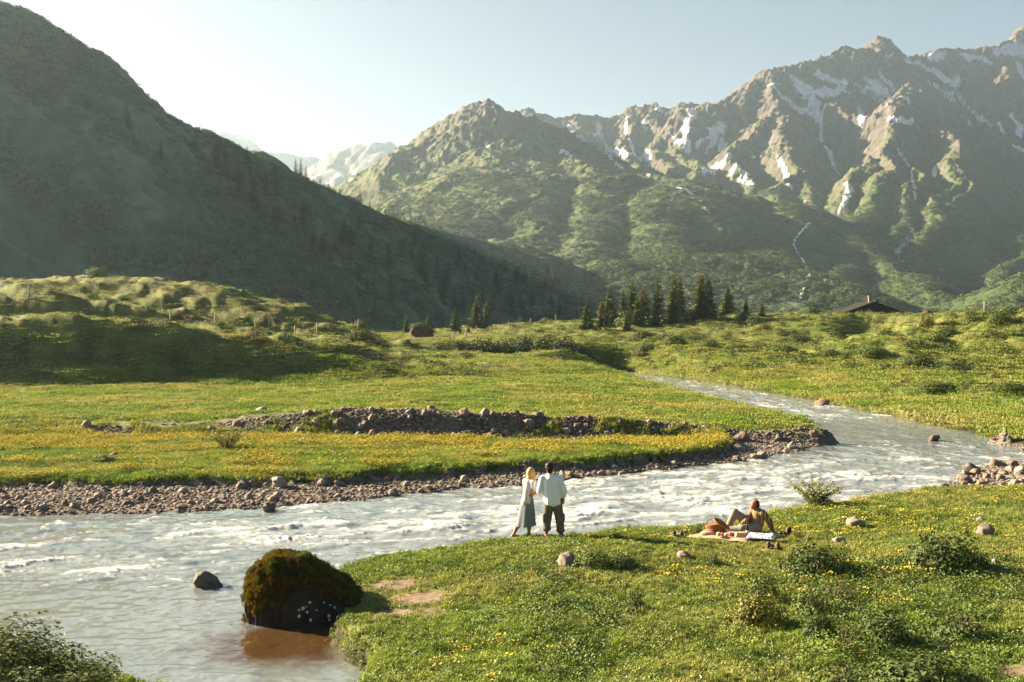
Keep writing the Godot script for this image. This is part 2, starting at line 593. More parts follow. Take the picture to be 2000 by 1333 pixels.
func ground_tint(x: float, d: float, g: Vector2) -> Color:
	var t := n_tint.get_noise_2d(x, d)
	var sp := n_spot.get_noise_2d(x, d)
	var c := GRASS.lerp(GRASS_DRY, clampf(0.35 + t * 1.1, 0.0, 1.0)).lerp(GRASS_DEEP, clampf(sp * 0.9, 0.0, 0.8))
	if g.y > 0.0:
		var heath := clampf(g.y * 1.4, 0.0, 1.0) * clampf(0.45 + sp * 1.6, 0.0, 1.0)
		c = c.lerp(HEATH if x < 2.0 else GRASS_DEEP, heath * 0.45)
		var red := n_tint.get_noise_2d(x * 1.7 + 300.0, d * 2.5)
		c = c.lerp(HEATH_RED, heath * sstep(0.12, 0.4, red) * (0.6 if x < 2.0 else 0.15))
	if d > 300.0: c = c.lerp(GRASS_DEEP, sstep(300.0, 450.0, d) * 0.7)
	if d < 140.0:
		var s := river.at(x, d)
		if is_gravel(x, d) and strip.at(x, d) + sp * 0.3 > -0.1 and g.x < 0.6:
			c = GRAVEL.lerp(Color(0.16, 0.135, 0.11), clampf(0.5 + sp, 0.0, 1.0))
		elif g.x < 0.34 and s < 1.6: c = BANK.lerp(Color(0.07, 0.065, 0.028), clampf(0.5 + sp, 0.0, 1.0))
		if d > 50.4 and d < 53.4 and x > -15.0 and x < 10.0 and g.x > 0.1:
			var on := 1.0 - sstep(52.6, 53.3, d - 0.03 * absf(x + 5.0) + 0.4 * sp)
			c = c.lerp(GRAVEL.lerp(Color(0.12, 0.095, 0.075), clampf(0.5 + sp * 1.3, 0.0, 1.0)), on)
		if d < 26.0:
			for b in BARE:
				var e := pow((x - b[0][0]) / b[1], 2.0) + pow((d - b[0][1]) / b[2], 2.0)
				c = c.lerp(EARTH, 1.0 - sstep(0.7, 1.0, e + n_small.get_noise_2d(x * 3.0, d * 4.5) * 1.1))
	return c

func find(a: PackedFloat32Array, x: float) -> float:
	var i := clampi(a.bsearch(x) - 1, 0, a.size() - 2)
	return i + clampf((x - a[i]) / (a[i + 1] - a[i]), 0.0, 1.0)

func read(from: Array, x: float, d: float) -> float:
	var u := find(cols, x / d)
	var w := find(rows, d)
	var i := mini(int(u), cols.size() - 2)
	var j := mini(int(w), rows.size() - 2)
	var r0: PackedFloat32Array = from[j]
	var r1: PackedFloat32Array = from[j + 1]
	return lerpf(lerpf(r0[i], r0[i + 1], u - i), lerpf(r1[i], r1[i + 1], u - i), w - j)

func height_at(x: float, d: float) -> float:
	return read(heights, x, d)

func on_ground(x: float, d: float, lift := 0.0) -> Vector3:
	return Vector3(x, height_at(x, d) + lift, -d)

func bare_at(x: float, d: float) -> float:
	if d > 26.0: return 0.0
	var m := 0.0
	for b in BARE:
		m = maxf(m, 1.15 + n_small.get_noise_2d(x * 3.0, d * 4.5) * 0.9 - pow((x - b[0][0]) / b[1], 2.0) - pow((d - b[0][1]) / b[2], 2.0))
	return m

# ---------------------------------------------------------------- mountains
# ridge lines [x, d, height ...] and the steepness of their sides
const LEFT_RIDGES := [
	[[-412.84, 100, 25.34, -396.33, 240, 73.62, -302.75, 300, 100.2, -231.19, 360, 119.08, -205.73, 390, 126.38, -194.95, 425, 124.53, -187.57, 435, 117.34, -183.72, 445, 109.7, -176.36, 455, 100.97, -162.41, 485, 97.46, -150.57, 505, 92.21, -143.12, 520, 91.67, -136.24, 540, 88.04, -128.44, 560, 86.2, -122.1, 585, 81.74, -112.84, 615, 80.84, -99.82, 640, 75.67, -85.41, 665, 70.16, -63.76, 695, 65.1, -46.24, 720, 62.94, -27.16, 740, 59.43, 0, 765, 49.66, 21.47, 780, 40.86, 39.61, 785, 30.29, 50.41, 785, 19.48], 0.8],
	[[-176.36, 455, 117.25, -153.65, 435, 78.03, -133.26, 415, 48.06, -113.76, 400, 24.52], 0.8],
	[[-128.44, 560, 90.57, -106.97, 530, 64.63, -82.57, 500, 38.37, -68.81, 500, 17.73], 0.75],
	[[-63.76, 695, 66.37, -44.72, 650, 42.18, -27.52, 600, 20.11], 0.65],
	[[-13.76, 750, 56.72, 0, 700, 38.55, 12.11, 660, 20.03], 0.5],
	[[-14.68, 800, 63.05, 3.67, 800, 57.18, 22.02, 800, 51.3, 47.71, 800, 34.06], 0.5],
]
const RANGE_RIDGES := [
	[[-565.14, 2240, 131.16, -419.82, 2080, 184.22, -290.64, 1920, 224.22, -155.6, 1696, 242.31, -99.26, 1568, 247.47, -78.07, 1480, 270.57, -61.43, 1488, 289.07, -34.31, 1496, 296.08, -10.29, 1496, 285.79, 20.48, 1488, 263.13, 66.06, 1440, 238.31, 102.75, 1400, 215.8, 143.49, 1360, 187.97, 199.82, 1320, 170.5, 249.69, 1296, 156.8, 305.32, 1280, 139.08, 347.89, 1264, 120.02, 372.11, 1248, 92.82], 0.72],
	[[0, 1488, 276.78, -23.49, 1280, 177.25, -49.54, 1080, 100.92, -67.52, 920, 48.85, -73.39, 800, 21.21], 0.5, 38.0],
	[[66.06, 1440, 238.31, 90.83, 1320, 183.82, 97.32, 1248, 161.51, 79.27, 1080, 100.92, 63.3, 920, 57.29, 51.38, 800, 28.55], 0.76, 38.0],
	[[20.26, 1472, 256.99, 35.23, 1280, 171.38, 19.82, 1080, 100.92, 0, 920, 53.07], 0.73, 38.0],
	[[199.82, 1320, 170.5, 161.76, 1216, 150.83, 134.22, 1064, 94.63, 122.39, 920, 57.29, 123.3, 840, 41.25], 0.62, 38.0],
	[[97.32, 1248, 162.66, 133.36, 1264, 168.15, 176.15, 1280, 164.33], 0.7],
	[[305.32, 1280, 139.08, 256.88, 1120, 83.89, 211.38, 960, 46.31, 192.66, 840, 20.06], 0.6, 38.0],
	[[47.71, 800, 32.96, 96.33, 840, 48.19, 158.53, 864, 54.15, 177.25, 840, 45.1], 0.4, 38.0],
	[[316.51, 2000, 379.19, 355.6, 2040, 383.86, 419.82, 2080, 429.43, 485.5, 2160, 488.33, 534.86, 2200, 499.29, 575.41, 2240, 518.53, 627.52, 2280, 536.06, 681.1, 2320, 569.84, 736.15, 2360, 570.9, 770.64, 2400, 606.9, 788.26, 2400, 602.5, 850.64, 2440, 573.27, 910.09, 2480, 585.98, 959.45, 2520, 611.52, 1121.1, 2600, 634.33, 1186.79, 2640, 662.17, 1297.61, 2720, 744.44, 1669.72, 2800, 817.54, 2568.81, 2800, 676.26], 0.92],
	[[485.5, 2160, 488.33, 458.53, 1960, 376.22, 435.96, 1760, 273.84, 418.35, 1600, 205.43, 388.53, 1400, 135.52], 0.98],
	[[458.53, 1960, 376.22, 371.56, 1800, 279.93, 331.38, 1680, 226.97, 341.65, 1520, 171.05], 0.92],
	[[421.28, 1640, 225.47, 362.57, 1520, 181.51, 352.73, 1424, 147.55], 0.98],
	[[850.64, 2440, 573.27, 782.75, 2160, 453.65, 671.12, 1920, 379.23], 0.92],
	[[591.56, 2080, 408.44, 611.38, 1960, 362.74, 634.13, 1920, 358.09, 671.12, 1920, 379.23, 593.39, 1760, 299.67, 522.39, 1560, 214.75, 449.54, 1400, 154.79, 387.52, 1280, 118.53, 354.2, 1216, 101.74], 1.04],
	[[519.08, 1640, 240.52, 460.18, 1520, 195.45, 417.43, 1400, 148.37], 1.04],
	[[671.12, 1920, 379.23, 684.04, 1864, 336.7, 717.43, 1840, 324, 672, 1680, 261.65, 577.06, 1480, 176.88, 475.6, 1280, 106.79, 403.3, 1120, 53.07], 1.04],
	[[672, 1680, 261.65, 600.83, 1480, 176.88, 521.94, 1320, 109.95, 452.29, 1160, 54.75], 1.10],
	[[565.32, 1560, 214.75, 494.5, 1400, 148.37, 415.23, 1240, 92.26, 364.77, 1120, 58.2], 1.04],
	[[1121.1, 2600, 634.33, 991.56, 2240, 439.41, 801.83, 1840, 252.26, 661.93, 1560, 164.66, 564.59, 1360, 100.63, 492.2, 1160, 38.79], 0.98],
	[[1297.61, 2720, 744.44, 1109.72, 2240, 439.41, 855.78, 1760, 225.4, 642.2, 1400, 116.26, 500.92, 1120, 47.93], 0.98],
	[[366.39, 1248, 109.99, 340.55, 1160, 86.68, 286.7, 1000, 43.41, 246.61, 896, 16.9], 0.6],
	[[340.55, 1160, 86.68, 351.93, 1096, 67.14, 354.2, 1016, 46.35, 358.72, 920, 26.9, 356.7, 864, 18.48], 0.5],
	[[477.06, 800, 72.59, 403.67, 800, 46.9, 352.29, 768, 32.93, 307.16, 720, 16.37], 0.45],
	[[-19.08, 2080, 379.82, 38.17, 2080, 394.13, 90.64, 2080, 377.91, 145.87, 2120, 391.87, 198.17, 2160, 390.24, 242.2, 2200, 421.58, 287.61, 2200, 424.61, 322.94, 2200, 411.49, 341.83, 2160, 418.97, 376.51, 2160, 412.04], 0.85],
	[[125.94, 2112, 387.51, 103.49, 1880, 305.05, 97.8, 1640, 225.47], 0.85],
	[[242.2, 2200, 419.56, 202.29, 1960, 322.28, 177.25, 1680, 230.83], 0.92],
	[[287.61, 2200, 424.61, 255.41, 1920, 307.01, 225.69, 1640, 217.95], 0.92],
	[[355.6, 2040, 396.02, 286.97, 1840, 277.58, 256.88, 1600, 205.43], 0.85],
]
const FAR_RIDGES := [
	[[-1644.04, 4480, 770.28, -1191.93, 4480, 770.28, -1029.36, 4400, 704.15, -948.62, 4400, 671.86, -888.07, 4400, 655.71, -807.34, 4400, 643.6, -713.39, 4320, 600.3, -583.49, 4240, 476.48], 0.6],
	[[-758.9, 3760, 354.2, -707.16, 3760, 466.31, -655.41, 3760, 523.23, -603.67, 3760, 566.35, -534.68, 3760, 585.32, -474.31, 3760, 593.95, -439.82, 3760, 604.3, -366.06, 3800, 567.08, -299.45, 3840, 590.61, -246.61, 3840, 601.18, -88.07, 3840, 608.22, 176.15, 3840, 572.99], 0.62],
	[[-603.67, 3760, 566.35, -536.51, 3440, 450.79, -528.44, 3200, 361.03], 0.6],
	[[-439.82, 3760, 604.3, -410.28, 3440, 466.57, -429.36, 3120, 352.15], 0.62],
]
var far_grid := {}
var left_grid := {}
var range_grid := {}
var n_warp := noise(31, 0.004, 4)
var n_rock := noise(32, 0.010, 5, FastNoiseLite.FRACTAL_RIDGED)
var n_fine := noise(33, 0.035, 4)
var n_crag := noise(35, 0.022, 4, FastNoiseLite.FRACTAL_RIDGED)
var n_scrub := noise(34, 0.012, 4)

func flat_ridges(list: Array) -> PackedFloat32Array:
	var out := PackedFloat32Array()
	for r in list:
		var p: Array = r[0]
		for i in range(0, p.size() - 3, 3):
			out.append_array([p[i], p[i + 1], p[i + 2], p[i + 3], p[i + 4], p[i + 5], r[1], r[2] if r.size() > 2 else 0.0])
	return out

func ridge_height(s: PackedFloat32Array, x: float, d: float, soft: float) -> Vector2:
	var best := -400.0
	var off := 0.0
	for i in range(0, s.size(), 8):
		var top := maxf(s[i + 2], s[i + 5])
		if top <= best: continue
		var ex := s[i + 3] - s[i]
		var ed := s[i + 4] - s[i + 1]
		var t := clampf(((x - s[i]) * ex + (d - s[i + 1]) * ed) / (ex * ex + ed * ed), 0.0, 1.0)
		var qx := x - s[i] - ex * t
		var qd := d - s[i + 1] - ed * t
		var sf := maxf(soft, s[i + 7])
		var far := sqrt(qx * qx + qd * qd + sf * sf) - sf
		var h := lerpf(s[i + 2], s[i + 5], t) - far * s[i + 6]
		if h > best:
			best = h
			off = far
	return Vector2(best, off)

func mountain(called: String, label: String, list: Array, cs: PackedFloat32Array, rs: PackedFloat32Array, soft: float, warp: float, rock: float, scale: float, kind: int) -> Dictionary:
	var segs := flat_ridges(list)
	var hs: Array = []
	var tint: Array = []
	hs.resize(rs.size())
	tint.resize(rs.size())
	par(rs.size(), func(j: int):
		var hr := PackedFloat32Array()
		hr.resize(cs.size())
		var d := rs[j]
		for i in cs.size():
			var x := cs[i] * d
			var wx := n_warp.get_noise_2d(x, d) * warp
			var wd := n_warp.get_noise_2d(x + 900.0, d + 500.0) * warp
			var q := ridge_height(segs, x + wx, d + wd, soft)
			var h := q.x
			var amp := rock * lerpf(0.15, 1.0, sstep(0.0, rock * 6.0, q.y))
			if kind == 1: amp *= lerpf(0.25, 1.0, sstep(140.0, 330.0, h))
			h += (n_rock.get_noise_2d(x * scale, d * scale) - 0.2) * amp + n_fine.get_noise_2d(x * scale, d * scale) * amp * 0.26
			if kind == 1: h += (n_crag.get_noise_2d(x, d) * 7.0 + n_fine.get_noise_2d(x * 2.4, d * 2.4) * 4.0) * lerpf(0.22, 1.0, sstep(110.0, 300.0, h))
			hr[i] = h
		hs[j] = hr)
	var g := {"cols": cs, "rows": rs, "h": hs}
	par(rs.size(), func(j: int):
		var cr := PackedColorArray()
		cr.resize(cs.size())
		var d := rs[j]
		var hr: PackedFloat32Array = hs[j]
		var hn: PackedFloat32Array = hs[mini(j + 1, rs.size() - 1)]
		var hp: PackedFloat32Array = hs[maxi(j - 1, 0)]
		var dd := rs[mini(j + 1, rs.size() - 1)] - rs[maxi(j - 1, 0)]
		for i in cs.size():
			var x := cs[i] * d
			var i0 := maxi(i - 1, 0)
			var i1 := mini(i + 1, cs.size() - 1)
			var gx := (hr[i1] - hr[i0]) / ((cs[i1] - cs[i0]) * d)
			var gd := (hn[i] - hp[i]) / dd
			cr[i] = mountain_tint(kind, x, d, hr[i], sqrt(gx * gx + gd * gd))
		tint[j] = cr)
	if kind > 0: lay_snow(cs, rs, tint)
	setting(called, sheet(cs, rs, hs, tint), M.rock_face)
	get_node(called).set_meta("label", label)
	return g

const ALP := Color(0.09, 0.135, 0.042)
const ALP_DRY := Color(0.12, 0.125, 0.05)
const SCRUB := Color(0.05, 0.085, 0.03)
const ROCK := Color(0.165, 0.14, 0.13)
const ROCK_DARK := Color(0.085, 0.075, 0.07)
const SNOW_WHITE := Color(0.82, 0.83, 0.85)

func mountain_tint(kind: int, x: float, d: float, h: float, slope: float) -> Color:
	var a := n_scrub.get_noise_2d(x, d)
	var b := n_fine.get_noise_2d(x * 1.3, d * 1.3)
	var rock := ROCK.lerp(ROCK_DARK, clampf(0.5 + b * 1.2, 0.0, 1.0))
	if kind == 0:
		var c := Color(0.09, 0.15, 0.09).lerp(Color(0.165, 0.235, 0.13), clampf(0.35 + a * 1.8 + b * 0.8, 0.0, 1.0))
		var high := sstep(110.0, 210.0, h + a * 60.0)
		c = c.lerp(ALP_DRY, high * 0.5)
		return c.lerp(rock, sstep(0.25, 0.5, b + a * 0.5) * sstep(100.0, 180.0, h) * 0.8)
	if kind == 2: return rock.lerp(ALP, clampf(0.5 - h / 500.0 + a, 0.0, 0.7))
	var line := 290.0 + a * 170.0 + b * 90.0
	var c := ALP.lerp(ALP_DRY, clampf(0.4 + b, 0.0, 1.0)).lerp(SCRUB, clampf((210.0 - h) / 180.0 + a * 0.8, 0.0, 0.85))
	line = minf(line, 195.0 + 0.9 * Vector2(x + 35.0, d - 1490.0).length() + b * 60.0)
	var bare := sstep(-60.0, 120.0, h - line) * 0.95 + sstep(0.85, 1.3, slope + b * 0.5) * sstep(60.0, 180.0, h) * 0.8
	return c.lerp(rock, clampf(bare, 0.0, 1.0))

func build_mountains() -> void:
	left_grid = mountain("left_mountain", "steep scrub-covered mountain slope in shade rising on the left", LEFT_RIDGES, spaced([-1.6, 0.02, -0.52, 0.0013, 0.10, 0.01, 0.2]), logspaced(120.0, 1050.0, 400), 6.0, 9.0, 7.0, 1.6, 0)
	range_grid = mountain("snowy_mountain_range", "green and rocky mountain range with old snow across the valley", RANGE_RIDGES, spaced([-0.28, 0.02, -0.2, 0.001, 0.47, 0.01, 1.1]), logspaced(690.0, 2850.0, 480), 8.0, 30.0, 30.0, 0.75, 1)
	far_grid = mountain("distant_mountains", "pale hazy mountains at the far end of the valley", FAR_RIDGES, spaced([-0.5, 0.0016, 0.1]), logspaced(2900.0, 4800.0, 90), 12.0, 80.0, 32.0, 0.45, 2)

func grid_height(g: Dictionary, x: float, d: float) -> float:
	var cs: PackedFloat32Array = g.cols
	var rs: PackedFloat32Array = g.rows
	var u := find(cs, x / d)
	var w := find(rs, d)
	var i := mini(int(u), cs.size() - 2)
	var j := mini(int(w), rs.size() - 2)
	var r0: PackedFloat32Array = g.h[j]
	var r1: PackedFloat32Array = g.h[j + 1]
	return lerpf(lerpf(r0[i], r0[i + 1], u - i), lerpf(r1[i], r1[i + 1], u - i), w - j)

func lay_snow(cs: PackedFloat32Array, rs: PackedFloat32Array, tint: Array) -> void:
	for strip_ in SNOW:
		var n: int = strip_.size() / 3
		for k in n:
			var a := Vector2(strip_[k * 3], strip_[k * 3 + 1])
			var wa: float = strip_[k * 3 + 2]
			var b := a
			var wb := wa
			if k + 1 < n:
				b = Vector2(strip_[k * 3 + 3], strip_[k * 3 + 4])
				wb = strip_[k * 3 + 5]
				if absf(b.y - a.y) > 210.0: b = a
			var w := maxf(wa, wb) * 1.8
			if minf(a.y, b.y) + w < rs[0] or maxf(a.y, b.y) - w > rs[rs.size() - 1]: continue
			var j0 := int(find(rs, minf(a.y, b.y) - w * 1.6))
			var j1 := mini(int(find(rs, maxf(a.y, b.y) + w * 1.6)) + 2, rs.size())
			for j in range(j0, j1):
				var d := rs[j]
				var i0 := int(find(cs, (minf(a.x, b.x) - w) / d))
				var i1 := mini(int(find(cs, (maxf(a.x, b.x) + w) / d)) + 2, cs.size())
				var row: PackedColorArray = tint[j]
				for i in range(i0, i1):
					var p := Vector2(cs[i] * d, d)
					var e := b - a
					var t := clampf((p - a).dot(e) / maxf(e.length_squared(), 1e-6), 0.0, 1.0)
					var q := p - a - e * t
					var off := Vector2(q.x, q.y * 0.62).length() / lerpf(wa, wb, t)
					off += 0.55 * n_fine.get_noise_2d(p.x * 1.2, p.y * 1.2) + 0.35 * n_rock.get_noise_2d(p.x * 2.0, p.y * 2.0) - 0.05
					row[i] = row[i].lerp(SNOW_WHITE, 1.0 - sstep(0.92, 1.12, off))
				tint[j] = row

# the torrent below the snow: a ribbon of white water on the slope
func build_torrent() -> void:
	var s := Shape.new()
	var pts: Array = []
	for k in STREAM.size() / 2 - 1:
		for q in 5:
			var f := q / 5.0
			pts.append(Vector2(lerpf(STREAM[k * 2], STREAM[k * 2 + 2], f) + n_fine.get_noise_1d(k * 31.0 + q * 6.0) * 1.6, lerpf(STREAM[k * 2 + 1], STREAM[k * 2 + 3], f)))
	for k in pts.size():
		var p: Vector2 = pts[k]
		var w := 1.0 + 0.6 * absf(n_fine.get_noise_1d(k * 9.0))
		for x in [-1.0, 0.0, 1.0]:
			var px: float = p.x + x * w
			s.v.append(Vector3(px, grid_height(range_grid, px, p.y) + 0.8 + (0.3 if x == 0.0 else 0.0), -p.y))
			s.c.append(Color.WHITE)
	for k in pts.size() - 1:
		for q in 2:
			var a := k * 3 + q
			s.ix.append_array([a, a + 3, a + 4, a, a + 4, a + 1])
	setting("mountain_torrent", s.done(true), plain(0.6, 0.62, 0.64, 0.5))
	get_node("mountain_torrent").set_meta("label", "thin white torrent running down the mountain side")

# old snow: each a strip [x, d, half width ...] lying in a gully
const SNOW := [
	[540, 2160, 5.0, 550, 2142, 9.8, 564, 2139, 15.7, 565, 2106, 15.5, 559, 2064, 11.4, 559, 2055, 8.5, 560, 2034, 5.6, 556, 2007, 3.7, 552, 1989, 1.8],
	[589, 2139, 7.8, 613, 2154, 7.9, 635, 2163, 6.0, 652, 2154, 3.0],
	[564, 2034, 5.6, 574, 2043, 2.8],
	[549, 1983, 2.7, 531, 1884, 3.5, 538, 1881, 3.5, 536, 1854, 4.3, 523, 1782, 4.9, 449, 1494, 4.8, 446, 1470, 4.7, 432, 1437, 4.0, 417, 1410, 2.6, 411, 1404, 1.3],
	[483, 2106, 1.9, 492, 2043, 2.8, 508, 2052, 3.8, 518, 2043, 3.7, 539, 2043, 2.8, 554, 2046, 2.8],
	[597, 2187, 5.0, 614, 2196, 8.1, 640, 2196, 8.1, 662, 2214, 5.1],
	[701, 2214, 3.0, 707, 2187, 6.0, 723, 2190, 5.0, 736, 2184, 5.0, 677, 1968, 3.6],
	[742, 2253, 3.1, 740, 2217, 6.1, 754, 2205, 8.1, 695, 1980, 6.4, 701, 1968, 1.8],
	[677, 2202, 2.0, 688, 2175, 3.0, 714, 2178, 3.0],
	[701, 2166, 2.0, 719, 2163, 4.0, 648, 1926, 1.8],
	[618, 1827, 4.2, 617, 1794, 6.6, 650, 1839, 5.9, 675, 1878, 3.4],
	[658, 2106, 4.8, 606, 1938, 6.2],
	[892, 2430, 2.2, 907, 2427, 5.6, 926, 2418, 7.8, 942, 2415, 8.9, 971, 2418, 3.3],
	[848, 2268, 2.1, 874, 2295, 5.3, 877, 2229, 4.1],
	[863, 2232, 2.0, 877, 2208, 2.0],
	[901, 2253, 2.1, 907, 2235, 2.1, 918, 2223, 2.0, 929, 2214, 4.1, 944, 2202, 4.0, 907, 2064, 3.8],
	[867, 2148, 2.0, 857, 2088, 1.9],
	[957, 2139, 3.9, 957, 2118, 5.8, 961, 2106, 5.8, 945, 2085, 4.8],
	[879, 1956, 1.8, 895, 1956, 4.5],
	[1152, 2532, 7.0, 1144, 2505, 6.9],
	[827, 2340, 4.3, 889, 2439, 4.5],
	[919, 2457, 4.5, 937, 2475, 10.2, 969, 2499, 4.6],
	[1011, 2520, 4.6, 1028, 2517, 6.9, 1051, 2532, 3.5, 1069, 2520, 5.8, 1080, 2517, 4.6],
	[1107, 2553, 5.9, 1145, 2574, 10.6, 1189, 2598, 14.3],
	[587, 1695, 1.6, 593, 1689, 2.3, 599, 1680, 1.5],
	[556, 1551, 1.4, 529, 1467, 2.0, 518, 1434, 1.3],
	[460, 1293, 3.0, 458, 1275, 2.3, 446, 1254, 2.3, 428, 1227, 2.3, 418, 1212, 2.8, 417, 1182, 1.1],
	[619, 1635, 3.0, 613, 1617, 2.2],
	[411, 1731, 1.6, 409, 1698, 3.1, 405, 1659, 2.3, 400, 1614, 1.5],
	[383, 1548, 2.8, 386, 1542, 2.8],
	[386, 1476, 2.0, 341, 1260, 1.7],
	[324, 1992, 7.3, 310, 1959, 7.2, 302, 1950, 5.4, 296, 1884, 5.2, 291, 1869, 8.6],
	[276, 1950, 1.8, 283, 1899, 5.2, 291, 1869, 5.1],
	[310, 1875, 3.4, 333, 1908, 3.5, 358, 1953, 7.2, 370, 1968, 9.0],
	[344, 1947, 4.5, 353, 1950, 3.6],
	[356, 1941, 5.3, 340, 1899, 2.6, 325, 1866, 1.7],
	[367, 1926, 8.0, 352, 1893, 4.3],
	[344, 1764, 4.0, 331, 1737, 5.6, 321, 1773, 6.5, 297, 1701, 6.2, 280, 1638, 3.0],
	[337, 1701, 6.2, 326, 1662, 3.0],
	[346, 1647, 4.5, 336, 1629, 6.7, 344, 1596, 3.7],
	[147, 1998, 2.7, 164, 2103, 4.8, 163, 2121, 2.9],
	[88, 1470, 2.7, 95, 1473, 4.1, 137, 1992, 2.7],
	[167, 2079, 2.9, 170, 2007, 4.6, 168, 1926, 3.5, 176, 1869, 2.6, 185, 1791, 4.9, 200, 1821, 5.0, 226, 1884, 3.5, 224, 1839, 4.2, 221, 1782, 2.5],
	[211, 2073, 3.8, 208, 2043, 2.8],
	[207, 1959, 2.7, 208, 1926, 3.5],
	[245, 2091, 3.8, 248, 2064, 2.8],
	[218, 2109, 3.9, 224, 2121, 3.9],
	[277, 2157, 4.0, 287, 2157, 4.9],
	[95, 2070, 1.9, 102, 2031, 2.8],
	[61, 1389, 2.5, 63, 1392, 2.6],
	[69, 1383, 3.2, 73, 1371, 3.8],
	[129, 1515, 2.1, 133, 1485, 2.7, 129, 1374, 1.9, 135, 1365, 2.5],
	[163, 1341, 1.2, 166, 1332, 1.2],
	[178, 1197, 1.6, 186, 1194, 3.3, 190, 1182, 2.7],
	[193, 1131, 1.6, 198, 1122, 1.5],
	[-32, 1116, 2.0, -35, 1098, 2.5, -39, 1062, 1.9, -42, 1047, 1.0],
	[-32, 1389, 2.5, -30, 1380, 2.5],
	[-610, 3410, 7.8, -614, 3569, 6.5, -589, 3566, 4.9],
	[-541, 3320, 9.1, -537, 3443, 6.3],
	[-501, 3524, 9.7, -201, 1392, 3.2],
	[-474, 3689, 8.5, -452, 3719, 11.9],
]
const STREAM := [322, 1203, 309, 1173, 299, 1155, 286, 1128, 275, 1092, 275, 1083, 275, 1074, 273, 1059, 273, 1047, 270, 1029, 267, 1008, 216, 810, 210, 795, 207, 786, 203, 774, 196, 753, 192, 741]

# ---------------------------------------------------------------- the river
const RAPIDS := [  # x, d, reach along, reach across, strength
	[[-10.45, 26.18], 2.6, 1.2, 0.5], [[-6.11, 30.25], 4.0, 1.5, 0.35], [[-3.41, 30.99], 4.0, 1.2, 0.4], [[-0.6, 32.59], 4.0, 1.4, 0.4], [[4.29, 37.41], 6.0, 2.2, 0.4], [[2.76, 33.45], 4.0, 1.5, 0.45], [[8.61, 41.73], 5.0, 3.0, 0.45], [[17, 46.32], 5.0, 2.0, 0.35], [[6.39, 34.83], 4.0, 2.0, 0.35], [[12.24, 41.05], 5.0, 2.0, 0.3], [[17.6, 71.03], 4.0, 6.0, 0.25]]
const STILL := [[[18.73, 56.7], 9.0, 5.0, 0.5], [[-11.21, 32.59], 12.0, 0.8, 0.3], [[10.97, 53.13], 3.0, 3.0, 0.4], [[-5.72, 20.8], 9.0, 3.2, 0.8], [[0, 36.86], 5.0, 0.8, 0.25]]
var n_wave := noise(41, 1.0, 3)
var n_foam := noise(42, 1.0, 4)
var n_rip := noise(43, 1.0, 3)

func blobs(list: Array, x: float, d: float) -> float:
	var m := 0.0
	for b in list:
		var e := pow((x - b[0][0]) / b[1], 2.0) + pow((d - b[0][1]) / b[2], 2.0)
		if e < 6.0: m += b[3] * exp(-e)
	return m

# x: height, y: foam
func water_at(x: float, d: float) -> Vector3:
	var turn := sstep(40.0, 52.0, d)
	var a := _flow(x, d, -0.96, -0.28)
	if turn > 0.0: a = a.lerp(_flow(x, d, 0.5, -0.866), turn)
	var calm := 1.0 - sstep(20.5, 25.5, d + n_mid.get_noise_2d(x, d) * 2.0)
	var rush := clampf(0.48 + blobs(RAPIDS, x, d) - blobs(STILL, x, d) - calm * 0.5, 0.0, 1.0)
	var shore := sstep(0.0, 1.6, -river.at(x, d))
	var h := a.x * lerpf(0.02, 0.12, rush) * (0.3 + 0.7 * shore)
	h += n_rip.get_noise_2d(x * 1.1, d * 2.6) * lerpf(0.022, 0.04, rush) + n_rip.get_noise_2d(x * 0.5 + 11.0, d * 0.9) * 0.035 * rush + n_rip.get_noise_2d(x * 3.2 + 40.0, d * 5.0) * 0.007
	var foam := sstep(0.60 - rush * 0.8, 1.08 - rush * 0.6, a.y) * sstep(0.06, 0.25, rush)
	return Vector3(h, foam, rush)

func _flow(x: float, d: float, fx: float, fd: float) -> Vector2:
	var u := x * fx + d * fd
	var v := -x * fd + d * fx
	u += n_mid.get_noise_2d(x * 1.5, d * 1.5) * 0.8
	v += n_mid.get_noise_2d(x * 1.5 + 70.0, d * 1.5) * 0.6
	var w := n_wave.get_noise_2d(u * 0.3, v * 0.6)
	var f := n_foam.get_noise_2d(u * 0.30 + 9.0, v * 1.05) * 0.75 + w * 0.55 + n_foam.get_noise_2d(u * 1.5, v * 4.6) * 0.6
	return Vector2(w, f)

